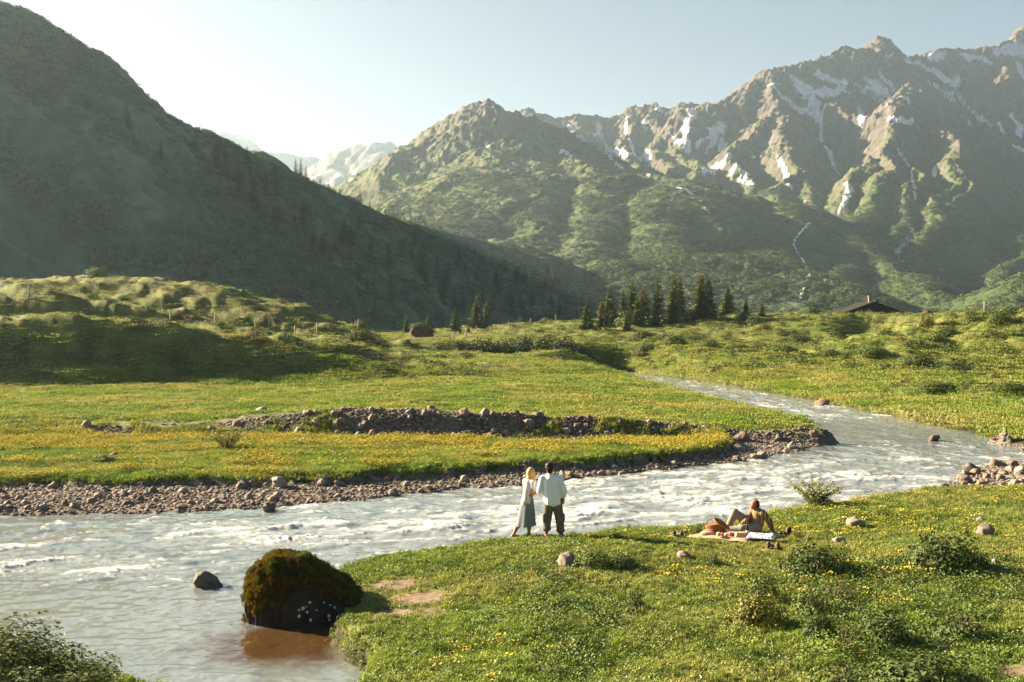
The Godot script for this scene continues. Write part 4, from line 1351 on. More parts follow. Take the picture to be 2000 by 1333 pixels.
func build_shrubs() -> void:
	for v in 2:
		bush_kinds["dense" + str(v)] = clump(101 + v, 1900, Vector3(1, 1, 1), 0.12)
		bush_kinds["loose" + str(v)] = clump(111 + v, 900, Vector3(1, 1, 1), 0.14, 0.7)
		bush_kinds["fine" + str(v)] = clump(121 + v, 2000, Vector3(1, 1, 1), 0.075, 0.9)
		bush_kinds["juniper" + str(v)] = clump(131 + v, 12000, Vector3(1, 1, 1), 0.062, 0.4)
	var st := Shape.new()
	var r := RandomNumberGenerator.new()
	r.seed = 5
	for k in 26:
		var v := Vector3(r.randfn(), 0.7 + absf(r.randfn()), r.randfn()).normalized()
		tube(st, [Vector3.ZERO, v * 0.5 + Vector3(0, 0.03, 0), v * r.randf_range(0.85, 1.05)], [0.018, 0.011, 0.003], 4, Color.WHITE)
	bush_kinds["stems"] = st.done(true)
	var deep := Color(0.055, 0.085, 0.02)
	var mid := Color(0.085, 0.125, 0.025)
	var bright := Color(0.13, 0.20, 0.03)
	var olive := Color(0.14, 0.14, 0.03)
	for a in [
		[[6.19, 22.85], "dense", 1.45, 0.42, deep, "dark leafy shrub in the grass below and right of the picnic"],
		[[8.81, 22.85], "dense", 1.65, 0.55, deep, "biggest dark shrub, casting a long shadow on the right"],
		[[9.41, 22.67], "loose", 0.8, 0.4, mid, "looser shrub joined to the right side of the biggest dark shrub"],
		[[4.69, 20.8], "loose", 0.75, 0.42, deep, "small twiggy shrub between the picnic shoes and the olive shrub"],
		[[4.12, 18.71], "dense", 1.0, 0.45, olive, "yellow-olive shrub in the lower middle of the near bank"],
		[[5.35, 19.77], "loose", 1.0, 0.4, mid, "loose green shrub above the bright patch in the lower right"],
		[[6.07, 20.68], "fine", 1.2, 0.36, mid, "fine-leaved low shrub behind the loose green shrub"],
		[[5.12, 17.16], "fine", 1.5, 0.3, bright, "bright green leafy patch in the lower right"],
		[[5.98, 17.85], "dense", 1.0, 0.36, deep, "dark shrub right of the bright green leafy patch"],
		[[4.95, 17.99], "dense", 0.7, 0.32, deep, "small dark shrub left of the bright green leafy patch"],
		[[7.26, 17.99], "loose", 1.1, 0.32, deep, "low dark shrub in the shade near the lower right corner"],
		[[5.71, 15.55], "dense", 1.6, 0.4, deep, "dark shrub cut by the bottom edge near the right corner"],
		[[4.47, 15.23], "loose", 1.2, 0.35, mid, "green shrub cut by the bottom edge left of the dark one"],
		[[2.19, 19.71], "loose", 0.42, 0.3, deep, "small spiky dark plant alone in the open grass"],
		[[-0.13, 19.46], "fine", 1.7, 0.15, bright, "low bright green patch in the middle of the near bank"],
		[[1.7, 23.13], "dense", 0.95, 0.28, mid, "grassy tussock beside the grey stone behind the couple"],
		[[2.31, 23.09], "dense", 0.75, 0.26, deep, "darker tussock right of the grassy one behind the couple"],
		[[2.42, 26], "dense", 0.5, 0.16, deep, "dark low tussock at the river bank right of the couple"],
		[[4.47, 26.93], "dense", 0.34, 0.22, deep, "small dark tussock left of the picnic basket"],
		[[8.68, 31.53], "dense", 0.75, 0.3, mid, "round tussock at the foot of the bank willow"],
		[[4.26, 23.52], "loose", 0.4, 0.22, deep, "little dark plant below the middle of the blanket"],
		[[9.74, 29.5], "loose", 0.7, 0.16, olive, "low olive plant in the flowers near the water, right of the willow"],
		[[0.67, 16.16], "loose", 0.5, 0.14, deep, "low dark plant near the bottom edge left of the middle"],
		[[-2.54, 17.85], "loose", 0.5, 0.2, mid, "small plant hanging over the water at the lower left corner of the near bank"],
		[[-3.32, 20.11], "loose", 0.3, 0.16, bright, "little bright plant between boulder and bank"],
	]:
		bush(a[1], a[0][0], a[0][1], a[2], a[3] * 1.4, a[5], a[4])
	for a in [[-7.3, 14.6, 3.2, 0.72, "juniper shrub cut by the left edge at the bottom"], [-6.1, 14.3, 2.4, 0.55, "juniper shrub sloping to the water in the lower left corner"], [-5.2, 13.9, 1.8, 0.4, "lowest of the juniper shrubs in the lower left corner"]]:
		bush("juniper", a[0], a[1], a[2], a[3], a[4], Color(0.10, 0.125, 0.026))
	willow([8.54, 31.57], 1.6, 1.0, "thin-branched pale willow shrub on the bank behind the reclining man", 1)
	willow([-11.4, 44.78], 2.0, 1.1, "round willow shrub on the flower strip at the left", 2)
	willow([-14.98, 40.83], 1.0, 0.35, "low pale plant on the flower strip near the left edge", 3)
	for a in [[[-46.44, 125, 10.04], 2.6, 1.2, mid, "shrub on the skyline of the left hill"], [[-35.9, 91, 5.8], 2.3, 0.75, olive, "round shrub on the front crest of the left hill"], [[-16.08, 118, 4.83], 1.6, 0.9, olive, "shrub beside the dark earth block in the middle meadow"],
			[[51.07, 190, 6.67], 3.0, 1.5, deep, "round dark shrub on the crest left of the chalet"], [[37.48, 172, 4.38], 3.2, 1.5, mid, "broad shrub at the right end of the spruce grove"], [[37.24, 165, 3.83], 2.6, 1.2, olive, "low shrub in front of the grove's right end"], [[36.91, 178, 4.82], 2.6, 1.6, mid, "shrub against the last spruce of the grove"],
			[[69.76, 222, 6.82], 4.0, 2.6, olive, "sunlit shrub before the chalet's left gable"], [[70.52, 215, 6], 3.0, 1.2, olive, "low shrub before the chalet's middle"], [[43.74, 118, 4.28], 2.2, 2.0, olive, "tall shrub on the left flank of the right knoll"], [[28.9, 180, 4.31], 3.4, 1.8, mid, "shrub between the grove's tall spruces"], [[18.37, 178, 4.33], 4.0, 2.6, mid, "broad young growth at the foot of the grove"], [[-13.87, 168, 5.34], 3.4, 0.9, deep, "dark shrub crowning the earth block in the middle meadow"]]:
		var o := bush("dense", a[0][0], a[0][1], a[1], a[2], a[4], a[3])
		if a[4].begins_with("dark shrub crowning"): o.position.y += 1.75
	var bank := 0
	for a in [[862, 126.5, 3.4, 1.3], [900, 127, 4.2, 1.7], [940, 127, 4.6, 1.9], [985, 127, 4.4, 1.8], [1022, 126.5, 4.2, 2.0], [1060, 126, 4.6, 2.0], [1100, 125, 4.8, 2.1], [1133, 124, 3.6, 1.8]]:
		bush("dense", (a[0] - 1000.0) / 2180.0 * a[1], a[1], a[2], a[3], "dark shrub on the terrace bank in the middle, %s from the left" % ORDER[bank], Color(0.045, 0.07, 0.018), "shrubs along the terrace bank")
		bank += 1
	for a in [[672, 99, 2.6, 0.9, "left shrub of the three in the hollow of the middle slope"], [702, 99.5, 3.2, 1.2, "middle shrub of the three in the hollow of the middle slope"], [735, 101, 2.6, 1.0, "right shrub of the three in the hollow of the middle slope"], [757, 86, 1.6, 0.4, "flat dark cushion alone in the meadow below the middle slope"],
			[1212, 123, 2.6, 1.4, "shrub at the far end of the river, left bank"], [1262, 128, 3.2, 1.5, "round shrub beyond the far end of the river"], [1318, 126, 3.0, 1.2, "low shrub on the far right bank where the river appears"], [1385, 122, 2.6, 0.9, "low cushion shrub right of the river's far end"],
			[1440, 119, 3.4, 0.8, "leftmost cushion shrub along the hummock of the right meadow"], [1530, 113, 3.4, 0.9, "second cushion shrub along the hummock of the right meadow"], [1620, 108, 3.4, 0.9, "third cushion shrub along the hummock of the right meadow"], [1705, 104, 3.2, 0.9, "fourth cushion shrub along the hummock of the right meadow"], [1790, 100, 3.4, 0.9, "fifth cushion shrub along the hummock of the right meadow"], [1865, 96, 3.0, 0.9, "rightmost cushion shrub along the hummock of the right meadow"],
			[1830, 77, 3.0, 0.5, "flat shrub patch in the right meadow near the river bend"], [1890, 76, 2.2, 0.45, "smaller flat shrub patch beside the first in the right meadow"], [1970, 73, 2.6, 0.5, "flat shrub patch at the right edge of the right meadow"],
			[1255, 155, 4.0, 1.5, "shrub on the slope below the grove's left part"], [1300, 158, 3.2, 1.1, "shrub on the slope below the grove's middle"], [1420, 152, 3.6, 1.2, "shrub on the slope below the grove's right end"], [1560, 160, 4.0, 1.3, "shrub on the slope left of the hollow below the chalet"], [1900, 116, 2.6, 1.1, "shrub on the front of the right knoll"], [1950, 112, 2.4, 1.0, "shrub in the dip between the two right knolls"], [1850, 112, 2.8, 0.9, "low shrub at the foot of the right knoll"]]:
		bush("dense", (a[0] - 1000.0) / 2180.0 * a[1], a[1], a[2], a[3], a[4], Color(0.06, 0.085, 0.02) if a[0] < 1200 else Color(0.075, 0.105, 0.024))
	# dwarf shrubs of the hills: heath nobody could count
	var at: Array = []
	var tints: Array = []
	var tries := 0
	while at.size() < 7500 and tries < 200000:
		tries += 1
		var d := sqrt(lerpf(70.0 * 70.0, 230.0 * 230.0, pow(rng.randf(), 1.7)))
		var x := rng.randf_range(-0.5, 0.5) * d
		var k := hill_at(x, d)
		var sp := n_spot.get_noise_2d(x * 0.7, d * 0.7)
		if k < 0.12 or sp + k * 0.1 < rng.randf_range(0.05, 0.3) or river.at(minf(x, 43.0), minf(d, 135.0)) < 0.6: continue
		var w := rng.randf_range(0.3, 0.8) * (1.0 if x < 2.0 else 1.45)
		at.append(Transform3D(Basis(Vector3.UP, rng.randf() * TAU) * Basis.from_scale(Vector3(w, w * (rng.randf_range(0.22, 0.42) if x < 2.0 else rng.randf_range(0.3, 0.6)), w)), on_ground(x, d, -0.05)))
		var red := n_tint.get_noise_2d(x * 1.7 + 300.0, d * 2.5)
		var c := Color(0.055, 0.065, 0.018).lerp(Color(0.12, 0.115, 0.03), rng.randf()) if x < 2.0 else Color(0.07, 0.105, 0.02).lerp(Color(0.16, 0.17, 0.035), rng.randf())
		if red > 0.2 and rng.randf() < (0.28 if x < 2.0 else 0.06): c = Color(0.2, 0.06, 0.045).lerp(Color(0.13, 0.075, 0.03), rng.randf())
		tints.append(c)
	stuff("heath", clump(141, 120, Vector3.ONE, 0.26, 0.4), M.leaf, at, tints, "dwarf-shrub heath with reddish patches covering the hills", "heath")
	# scrub on the mountain sides
	at = []
	tints = []
	tries = 0
	while at.size() < 14000 and tries < 90000:
		tries += 1
		var d := rng.randf_range(300.0, 800.0)
		var x := rng.randf_range(-0.5, 0.09) * d
		var h := grid_height(left_grid, x, d)
		if h < height_at(x, d) or h > 175.0: continue
		if n_scrub.get_noise_2d(x * 1.5, d * 1.5) + rng.randf_range(-0.3, 0.25) > 0.12: continue
		var w := rng.randf_range(1.2, 3.0)
		at.append(Transform3D(Basis(Vector3.UP, rng.randf() * TAU) * Basis.from_scale(Vector3(w, w * rng.randf_range(0.5, 0.8), w)), Vector3(x, h - 0.2, -d)))
		tints.append(Color(0.075, 0.115, 0.06).lerp(Color(0.135, 0.175, 0.08), rng.randf()))
	tries = 0
	while at.size() < 34000 and tries < 120000:
		tries += 1
		var d := rng.randf_range(700.0, 1520.0)
		var x := rng.randf_range(-0.12, 0.48) * d
		var h := grid_height(range_grid, x, d)
		if h < height_at(x, minf(d, 1090.0)) or h > 180.0 + n_scrub.get_noise_2d(x, d) * 110.0: continue
		if n_scrub.get_noise_2d(x * 0.8 + 99.0, d * 0.8) + rng.randf_range(-0.25, 0.25) + h / 900.0 > 0.25: continue
		var w := rng.randf_range(1.8, 4.4)
		at.append(Transform3D(Basis(Vector3.UP, rng.randf() * TAU) * Basis.from_scale(Vector3(w, w * rng.randf_range(0.5, 0.85), w)), Vector3(x, h - 0.3, -d)))
		tints.append(Color(0.045, 0.075, 0.027).lerp(Color(0.095, 0.13, 0.042), pow(rng.randf(), 1.3)))
	stuff("mountain_scrub", clump(142, 90, Vector3.ONE, 0.34, 0.4), M.leaf, at, tints, "green alder scrub covering the lower mountain sides", "scrub")

func willow(at: Array, wide: float, high: float, label: String, sd: int) -> void:
	var t := thing("willow_shrub", label, "shrub", on_ground(at[0], at[1], -0.02))
	var r := RandomNumberGenerator.new()
	r.seed = 300 + sd
	var st := Shape.new()
	var lf := Shape.new()
	for k in 56:
		var a := r.randf() * TAU
		var reach := sqrt(r.randf())
		var tip := Vector3(cos(a) * wide * 0.55 * reach, high * r.randf_range(0.55, 1.0) * (1.15 - 0.5 * reach), sin(a) * wide * 0.5 * reach)
		var mid := tip * 0.5 + Vector3(0, high * 0.1, 0)
		tube(st, [Vector3(tip.x * 0.1, 0, tip.z * 0.1), mid, tip], [0.008, 0.006, 0.002], 3, Color.WHITE)
		for q in 26:
			var f := r.randf_range(0.3, 1.0)
			var p := (mid * (1.0 - f) * 2.0 + tip * (2.0 * f - 1.0)) if f > 0.5 else mid * f * 2.0
			p += Vector3(r.randf_range(-1, 1), r.randf_range(-1, 1), r.randf_range(-1, 1)) * 0.035
			var g := r.randf_range(0.8, 1.2)
			leaf(lf, r, p, 0.085 * r.randf_range(0.6, 1.2), Vector3.UP, Color(0.21 * g, 0.23 * g, 0.07 * g))
	mesh_node("stems", st.done(true), M.bark, t)
	mesh_node("foliage", lf.done(), M.leaf, t)

# ---------------------------------------------------------------- spruces
func spruce_meshes(sd: int, levels: int, arms: int, sprays: int, slim: float) -> Array:
	var r := RandomNumberGenerator.new()
	r.seed = sd
	var trunk := Shape.new()
	tube(trunk, [Vector3(0, -0.02, 0), Vector3(0, 0.3, 0), Vector3(0.003, 0.7, 0), Vector3(0, 0.995, 0)], [0.022, 0.017, 0.009, 0.002], 6, Color.WHITE)
	var s := Shape.new()
	for l in levels:
		var f := float(l) / levels
		var y := 0.05 + 0.93 * f
		var reach := slim * (pow(1.0 - f, 0.85) * 0.95 + 0.03) * r.randf_range(0.78, 1.15)
		if f < 0.12: reach *= 0.75 + f * 2.0
		var start := r.randf() * TAU
		for k in arms:
			var a := start + TAU * k / arms + r.randf_range(-0.3, 0.3)
			var dir := Vector3(cos(a), 0, sin(a))
			var side := Vector3(-sin(a), 0, cos(a))
			var len := reach * r.randf_range(0.6, 1.15)
			var droop := lerpf(-0.45, 0.25, f) + r.randf_range(-0.12, 0.12)
			for q in sprays:
				var u := (q + r.randf()) / sprays
				var p := Vector3(0, y, 0) + dir * len * u + Vector3(0, droop * len * u * (1.3 - 0.55 * u), 0)
				var w := len * (1.05 - u) * 0.42 + 0.008
				var g := r.randf_range(0.65, 1.3)
				var c := Color(g * r.randf_range(0.9, 1.2), g, g * 0.95)
				var out := dir * len * 0.2
				var hang := Vector3(0, -0.018 - 0.3 * w, 0)
				for sgn in [-1.0, 1.0]:
					s.tri(p - out * 0.3, p + side * w * sgn + hang + out * 0.3, p + out * 1.2, c)
	return [trunk.done(true), s.done()]

const ORDER := ["first", "second", "third", "fourth", "fifth", "sixth", "seventh", "eighth", "ninth", "tenth", "eleventh", "twelfth", "thirteenth", "fourteenth", "fifteenth", "sixteenth", "seventeenth", "eighteenth", "nineteenth", "twentieth", "twenty-first"]
var spruce_kinds: Array = []
func spruce(kind: int, at: Vector3, high: float, wide: float, label: String, group: String) -> void:
	var t := thing("spruce_tree", label, "tree", at, rng.randf() * TAU, group)
	t.scale = Vector3(high * wide, high, high * wide)
	mesh_node("trunk", spruce_kinds[kind][0], M.bark, t)
	mesh_node("crown", spruce_kinds[kind][1], spruce_kinds[kind][2], t)

func build_trees() -> void:
	for k in 4:
		var q := spruce_meshes(200 + k, 30, 8, 6, 0.28)
		var m: StandardMaterial3D = M.needle.duplicate()
		m.albedo_color = [Color(0.10, 0.14, 0.038), Color(0.11, 0.145, 0.035), Color(0.09, 0.125, 0.036), Color(0.135, 0.15, 0.035)][k].linear_to_srgb()
		spruce_kinds.append(q + [m])
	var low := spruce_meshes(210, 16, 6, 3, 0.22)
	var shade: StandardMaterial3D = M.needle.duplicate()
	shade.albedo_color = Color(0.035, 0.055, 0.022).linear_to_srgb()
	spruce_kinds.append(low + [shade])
	var grove := "spruces of the grove"
	for a in [[1146, 176, 60, 1.25, "leftmost spruce of the grove, standing a little apart"], [1176, 180, 58, 1.2, "short spruce second from the left of the grove"], [1190, 182, 83, 1.05, "tall spruce with a double tip in the left half of the grove"], [1217, 184, 74, 0.9, "slim spruce left of the grove's middle"], [1235, 180, 91, 0.95, "tall pointed spruce in the grove's left cluster"], [1246, 176, 68, 0.9, "spruce directly right of the left cluster's tall one"], [1257, 186, 70, 1.1, "spruce at the right of the grove's left cluster"], [1224, 172, 40, 1.5, "low bushy spruce in front of the left cluster"],
			[1285, 178, 96, 0.85, "tall slender spruce standing alone in the grove's middle"], [1316, 178, 102, 0.8, "tallest slender spruce, left of a close pair"], [1329, 180, 90, 0.75, "slender spruce leaning close to the tallest slender one"], [1369, 180, 94, 1.15, "broad spruce, left of the twin pair near the grove's right end"], [1382, 182, 92, 1.2, "broad spruce, right of the twin pair near the grove's right end"], [1422, 188, 62, 1.5, "broad dark spruce at the grove's right end"], [1457, 180, 38, 1.3, "small young spruce right of the grove"], [1488, 184, 30, 1.5, "small rounded young tree right of the young spruce"]]:
		var d: float = a[1]
		var x: float = (a[0] - 1000.0) / 2180.0 * d
		spruce(rng.randi() % 4, on_ground(x, d, -0.1), a[2] / 2180.0 * d, a[3], a[4], grove)
	var flat := "spruces on the valley floor"
	for a in [[703, 168, 26, 1.4, "small spruce left of the earth block in the middle meadow"], [794, 190, 40, 1.1, "spruce behind the earth block, left of the brighter one"], [838, 182, 44, 1.5, "bright broad spruce behind the earth block"], [889, 195, 52, 1.1, "slim spruce left of the pair on the valley floor"], [931, 198, 66, 1.2, "taller spruce of the pair on the valley floor"], [950, 204, 60, 1.0, "shorter spruce of the pair on the valley floor"], [915, 186, 20, 1.3, "tiny spruce before the pair on the valley floor"], [898, 180, 14, 1.3, "tiniest spruce on the valley floor"]]:
		var d: float = a[1]
		spruce(rng.randi() % 4, on_ground((a[0] - 1000.0) / 2180.0 * d, d, -0.1), a[2] / 2180.0 * d, a[3], a[4], flat)
	# spruces along the left mountain's skyline
	var rank := 0
	for a in [[577, 24], [587, 28], [597, 22], [612, 12], [625, 13], [641, 14], [663, 12], [703, 26], [722, 16], [738, 13], [752, 14], [789, 15], [803, 18], [830, 20], [847, 17], [862, 12], [905, 11], [960, 12], [1100, 14], [1118, 13], [1142, 26]]:
		var p := left_crest(a[0])
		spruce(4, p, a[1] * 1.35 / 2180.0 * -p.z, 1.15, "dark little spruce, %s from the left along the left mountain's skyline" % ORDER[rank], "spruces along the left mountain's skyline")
		rank += 1
	var made := 0
	while made < 190:
		var d := rng.randf_range(380.0, 740.0)
		var x := rng.randf_range(-0.42, 0.06) * d
		var h := grid_height(left_grid, x, d)
		if h < height_at(x, d) + 0.5 or h > (75.0 if d < 480.0 else 50.0) or n_scrub.get_noise_2d(x * 1.2 + 40.0, d) < -0.05: continue
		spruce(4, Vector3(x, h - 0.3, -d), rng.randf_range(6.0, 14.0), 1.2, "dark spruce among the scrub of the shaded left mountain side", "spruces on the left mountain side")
		made += 1

# the highest line of the left mountain as seen across x / d
func left_crest(px: float) -> Vector3:
	var t := (px - 1000.0) / 2180.0
	var best := Vector3.ZERO
	var most := -1.0
	for k in 220:
		var d := 380.0 + k * 2.2
		var h := grid_height(left_grid, t * d, d)
		if (h - EYE) / d > most:
			most = (h - EYE) / d
			best = Vector3(t * d, h - 0.4, -d)
	return best

# ---------------------------------------------------------------- fences, houses
func fence(label: String, posts: Array, high: float, thick: float) -> void:
	var first := on_ground(posts[0][0], posts[0][1])
	var t := thing("pasture_fence", label, "fence", first)
	var wood := plain(0.26, 0.22, 0.17, 0.9)
	var s := Shape.new()
	tube(s, [Vector3(0, -0.1, 0), Vector3(0, 0.5, 0), Vector3(0.01, 1.0, 0)], [1.0, 0.95, 0.85], 7, Color.WHITE)
	var m := s.done(true)
	var tops: Array = []
	for p in posts:
		var o := mesh_node("post", m, wood, t)
		var at := on_ground(p[0], p[1]) - first
		o.position = at
		o.scale = Vector3(thick, high * rng.randf_range(0.85, 1.1), thick)
		o.rotation = Vector3(rng.randf_range(-0.08, 0.08), 0, rng.randf_range(-0.12, 0.12))
		tops.append(at + Vector3(0, high * 0.8, 0))
	var w := Shape.new()
	for i in tops.size() - 1:
		tube(w, [tops[i], (tops[i] + tops[i + 1]) * 0.5 - Vector3(0, 0.08, 0), tops[i + 1]], [0.003, 0.003, 0.003], 4, Color.WHITE)
	mesh_node("wire", w.done(true), plain(0.12, 0.12, 0.12, 0.6), t)

func build_fences() -> void:
	var a: Array = []
	for p in [[55, 110], [148, 104], [241, 98], [333, 94], [417, 95], [500, 98], [575, 104], [618, 108]]: a.append([(p[0] - 1000.0) / 2180.0 * p[1], p[1]])
	fence("wire fence with leaning wooden posts running down the left hill", a, 1.45, 0.075)
	a = []
	for p in [[699, 117], [774, 121], [807, 126], [885, 160], [897, 168], [910, 172], [932, 178], [957, 184], [975, 186], [995, 190], [1015, 194], [1037, 198], [1086, 200]]: a.append([(p[0] - 1000.0) / 2180.0 * p[1], p[1]])
	fence("wire fence with dark posts crossing the middle meadow", a, 1.2, 0.075)

func build_houses() -> void:
	# the dark timber chalet behind the crest
	var d := 240.0
	var x := (1706.0 - 1000.0) / 2180.0 * d
	var t := thing("chalet", "dark timber chalet with a low wide gable behind the right hill", "house", Vector3(x, 5.1, -d), 0.0)
	var dark := plain(0.035, 0.022, 0.016, 0.9)
	var board := Shape.new()
	var w := 13.6
	var ridge := 4.1
	var eave := 1.7
	var wall := Shape.new()
	var off := 0.5
	var depth := 9.0
	var pts := [Vector3(-w / 2 + 0.9, 0, 0), Vector3(w / 2 - 0.9, 0, 0), Vector3(w / 2 - 0.9, eave, 0), Vector3(off - 0.5, ridge - 0.12, 0), Vector3(-w / 2 + 0.9, eave, 0)]
	var back := []
	for p in pts: back.append(p - Vector3(0, 0, depth))
	for i in 5: wall.quad(pts[i], pts[(i + 1) % 5], back[(i + 1) % 5], back[i], Color.WHITE)
	for f in [pts, back]:
		wall.tri(f[0], f[1], f[2], Color.WHITE)
		wall.tri(f[0], f[2], f[3], Color.WHITE)
		wall.tri(f[0], f[3], f[4], Color.WHITE)
	mesh_node("wall", wall.done(), dark, t)
	# boards of the gable, proud of the wall
	box(board, Transform3D(), Vector3(0.2, 1, 0.05), Color.WHITE)
	var bm := board.done()
	var wood := [plain(0.022, 0.012, 0.009), plain(0.015, 0.009, 0.007), plain(0.03, 0.016, 0.011)]
	for k in 40:
		var bx := -w / 2 + 1.05 + k * (w - 2.1) / 39.0
		var top := lerpf(eave, ridge - 0.2, 1.0 - absf(bx) / (w / 2 - 0.9)) - 0.08
		var o := mesh_node("board", bm, wood[rng.randi() % 3], t)
		o.scale = Vector3(1.25, top, 1)
		o.position = Vector3(bx, top / 2, 0.03)
	var roof := plain(0.018, 0.013, 0.012, 0.95)
	var r := Shape.new()
	for sgn in [-1.0, 1.0]:
		var a := Vector3(0, ridge, 0.9)
		var b := Vector3(sgn * (w / 2 + 0.5), eave - 0.25, 0.9)
		var th := Vector3(0, 0.22, 0)
		var z := Vector3(0, 0, -depth - 1.8)
		r.quad(a + th, b + th, b + th + z, a + th + z, Color.WHITE)
		r.quad(a, b, b + z, a + z, Color.WHITE)
		r.quad(a, b, b + th, a + th, Color.WHITE)
		r.quad(b, b + z, b + z + th, b + th, Color.WHITE)
		r.quad(a + z, b + z, b + th + z, a + th + z, Color.WHITE)
	var ro := mesh_node("roof", r.done(), roof, t)
	var c := Shape.new()
	box(c, Transform3D(Basis(), Vector3(0, 0.55, 0)), Vector3(0.6, 1.5, 0.6), Color.WHITE)
	box(c, Transform3D(Basis(), Vector3(0, 1.38, 0)), Vector3(0.75, 0.16, 0.75), Color.WHITE)
	var ch := mesh_node("chimney", c.done(), plain(0.2, 0.15, 0.12), ro)
	ch.position = Vector3(-0.1, ridge + 0.05, -2.0)
	var c2 := mesh_node("chimney", c.done(), plain(0.08, 0.06, 0.05), ro)
	c2.position = Vector3(2.3, ridge - 0.9, -5.0)
	for wx in [-2.4, 1.6, 3.6]:
		var f := Shape.new()
		box(f, Transform3D(), Vector3(0.9, 0.6, 0.08), Color.WHITE)
		var win := mesh_node("window", f.done(), plain(0.10, 0.07, 0.05), t)
		win.position = Vector3(wx, 0.95, 0.1)
		var g := Shape.new()
		box(g, Transform3D(), Vector3(0.7, 0.42, 0.03), Color.WHITE)
		var pane := mesh_node("pane", g.done(), plain(0.03, 0.035, 0.04, 0.1), win)
		pane.position.z = 0.05
	# the small log hut
	d = 200.0
	x = (1812.0 - 1000.0) / 2180.0 * d
	var hut := thing("log_hut", "small log hut with a shingled roof right of the chalet", "hut", Vector3(x, 5.2, -d), 0.5)
	var hw := Shape.new()
	box(hw, Transform3D(Basis(), Vector3(0, 0.35, 0)), Vector3(2.4, 0.8, 2.4), Color.WHITE)
	mesh_node("wall", hw.done(), plain(0.12, 0.075, 0.05), hut)
	var lg := Shape.new()
	tube(lg, [Vector3(-1.4, 0, 0), Vector3(1.4, 0, 0)], [0.12, 0.11], 7, Color.WHITE)
	var lm := lg.done(true)
	for k in 4:
		var o := mesh_node("log", lm, plain(0.17, 0.11, 0.075), hut)
		o.position = Vector3(0, 0.12 + k * 0.23, 1.22)
		var o2 := mesh_node("log", lm, plain(0.15, 0.1, 0.07), hut)
		o2.position = Vector3(1.22, 0.2 + k * 0.23, 0)
		o2.rotation.y = PI / 2
	var hr := Shape.new()
	for k in 4:
		var y := 0.85 + k * 0.3
		var q := 1.85 - k * 0.42
		box(hr, Transform3D(Basis(), Vector3(0, y, 0)), Vector3(q * 2.0, 0.16, q * 1.7), Color.WHITE)
		box(hr, Transform3D(Basis(), Vector3(0, y + 0.15, 0)), Vector3(q * 1.75, 0.16, q * 1.45), Color.WHITE)
	mesh_node("roof", hr.done(), plain(0.09, 0.055, 0.045, 0.9), hut)
	# the earth block with a dark front in the middle meadow
	d = 168.0
	var e := thing("earth_block", "upright block of bare earth with a shrub on top in the middle meadow", "rock", on_ground((822.0 - 1000.0) / 2180.0 * d, d, 0.6))
	mesh_node("block", stone_mesh(171, 3, Vector3(1.75, 1.7, 1.3), 0.3, 0.2), plain(0.07, 0.05, 0.035), e)
	var e2 := mesh_node("boulder", stone_mesh(172, 3, Vector3(1.25, 0.8, 0.9), 0.3), stone_mats[5])
	e2.position = on_ground((722.0 - 1000.0) / 2180.0 * 140.0, 140.0, 0.2)
	tag(e2, "dark boulder left of the earth block in the middle meadow", "boulder")
	# a lone post on the right knoll
	var ps := Shape.new()
	tube(ps, [Vector3(0, -0.1, 0), Vector3(0, 0.6, 0), Vector3(0, 1.1, 0)], [0.05, 0.045, 0.04], 6, Color.WHITE)
	var po := mesh_node("marker_post", ps.done(true), plain(0.4, 0.37, 0.33))
	po.position = on_ground((1923.0 - 1000.0) / 2180.0 * 126.0, 126.0)
	tag(po, "lone pale post on top of the right knoll", "post")

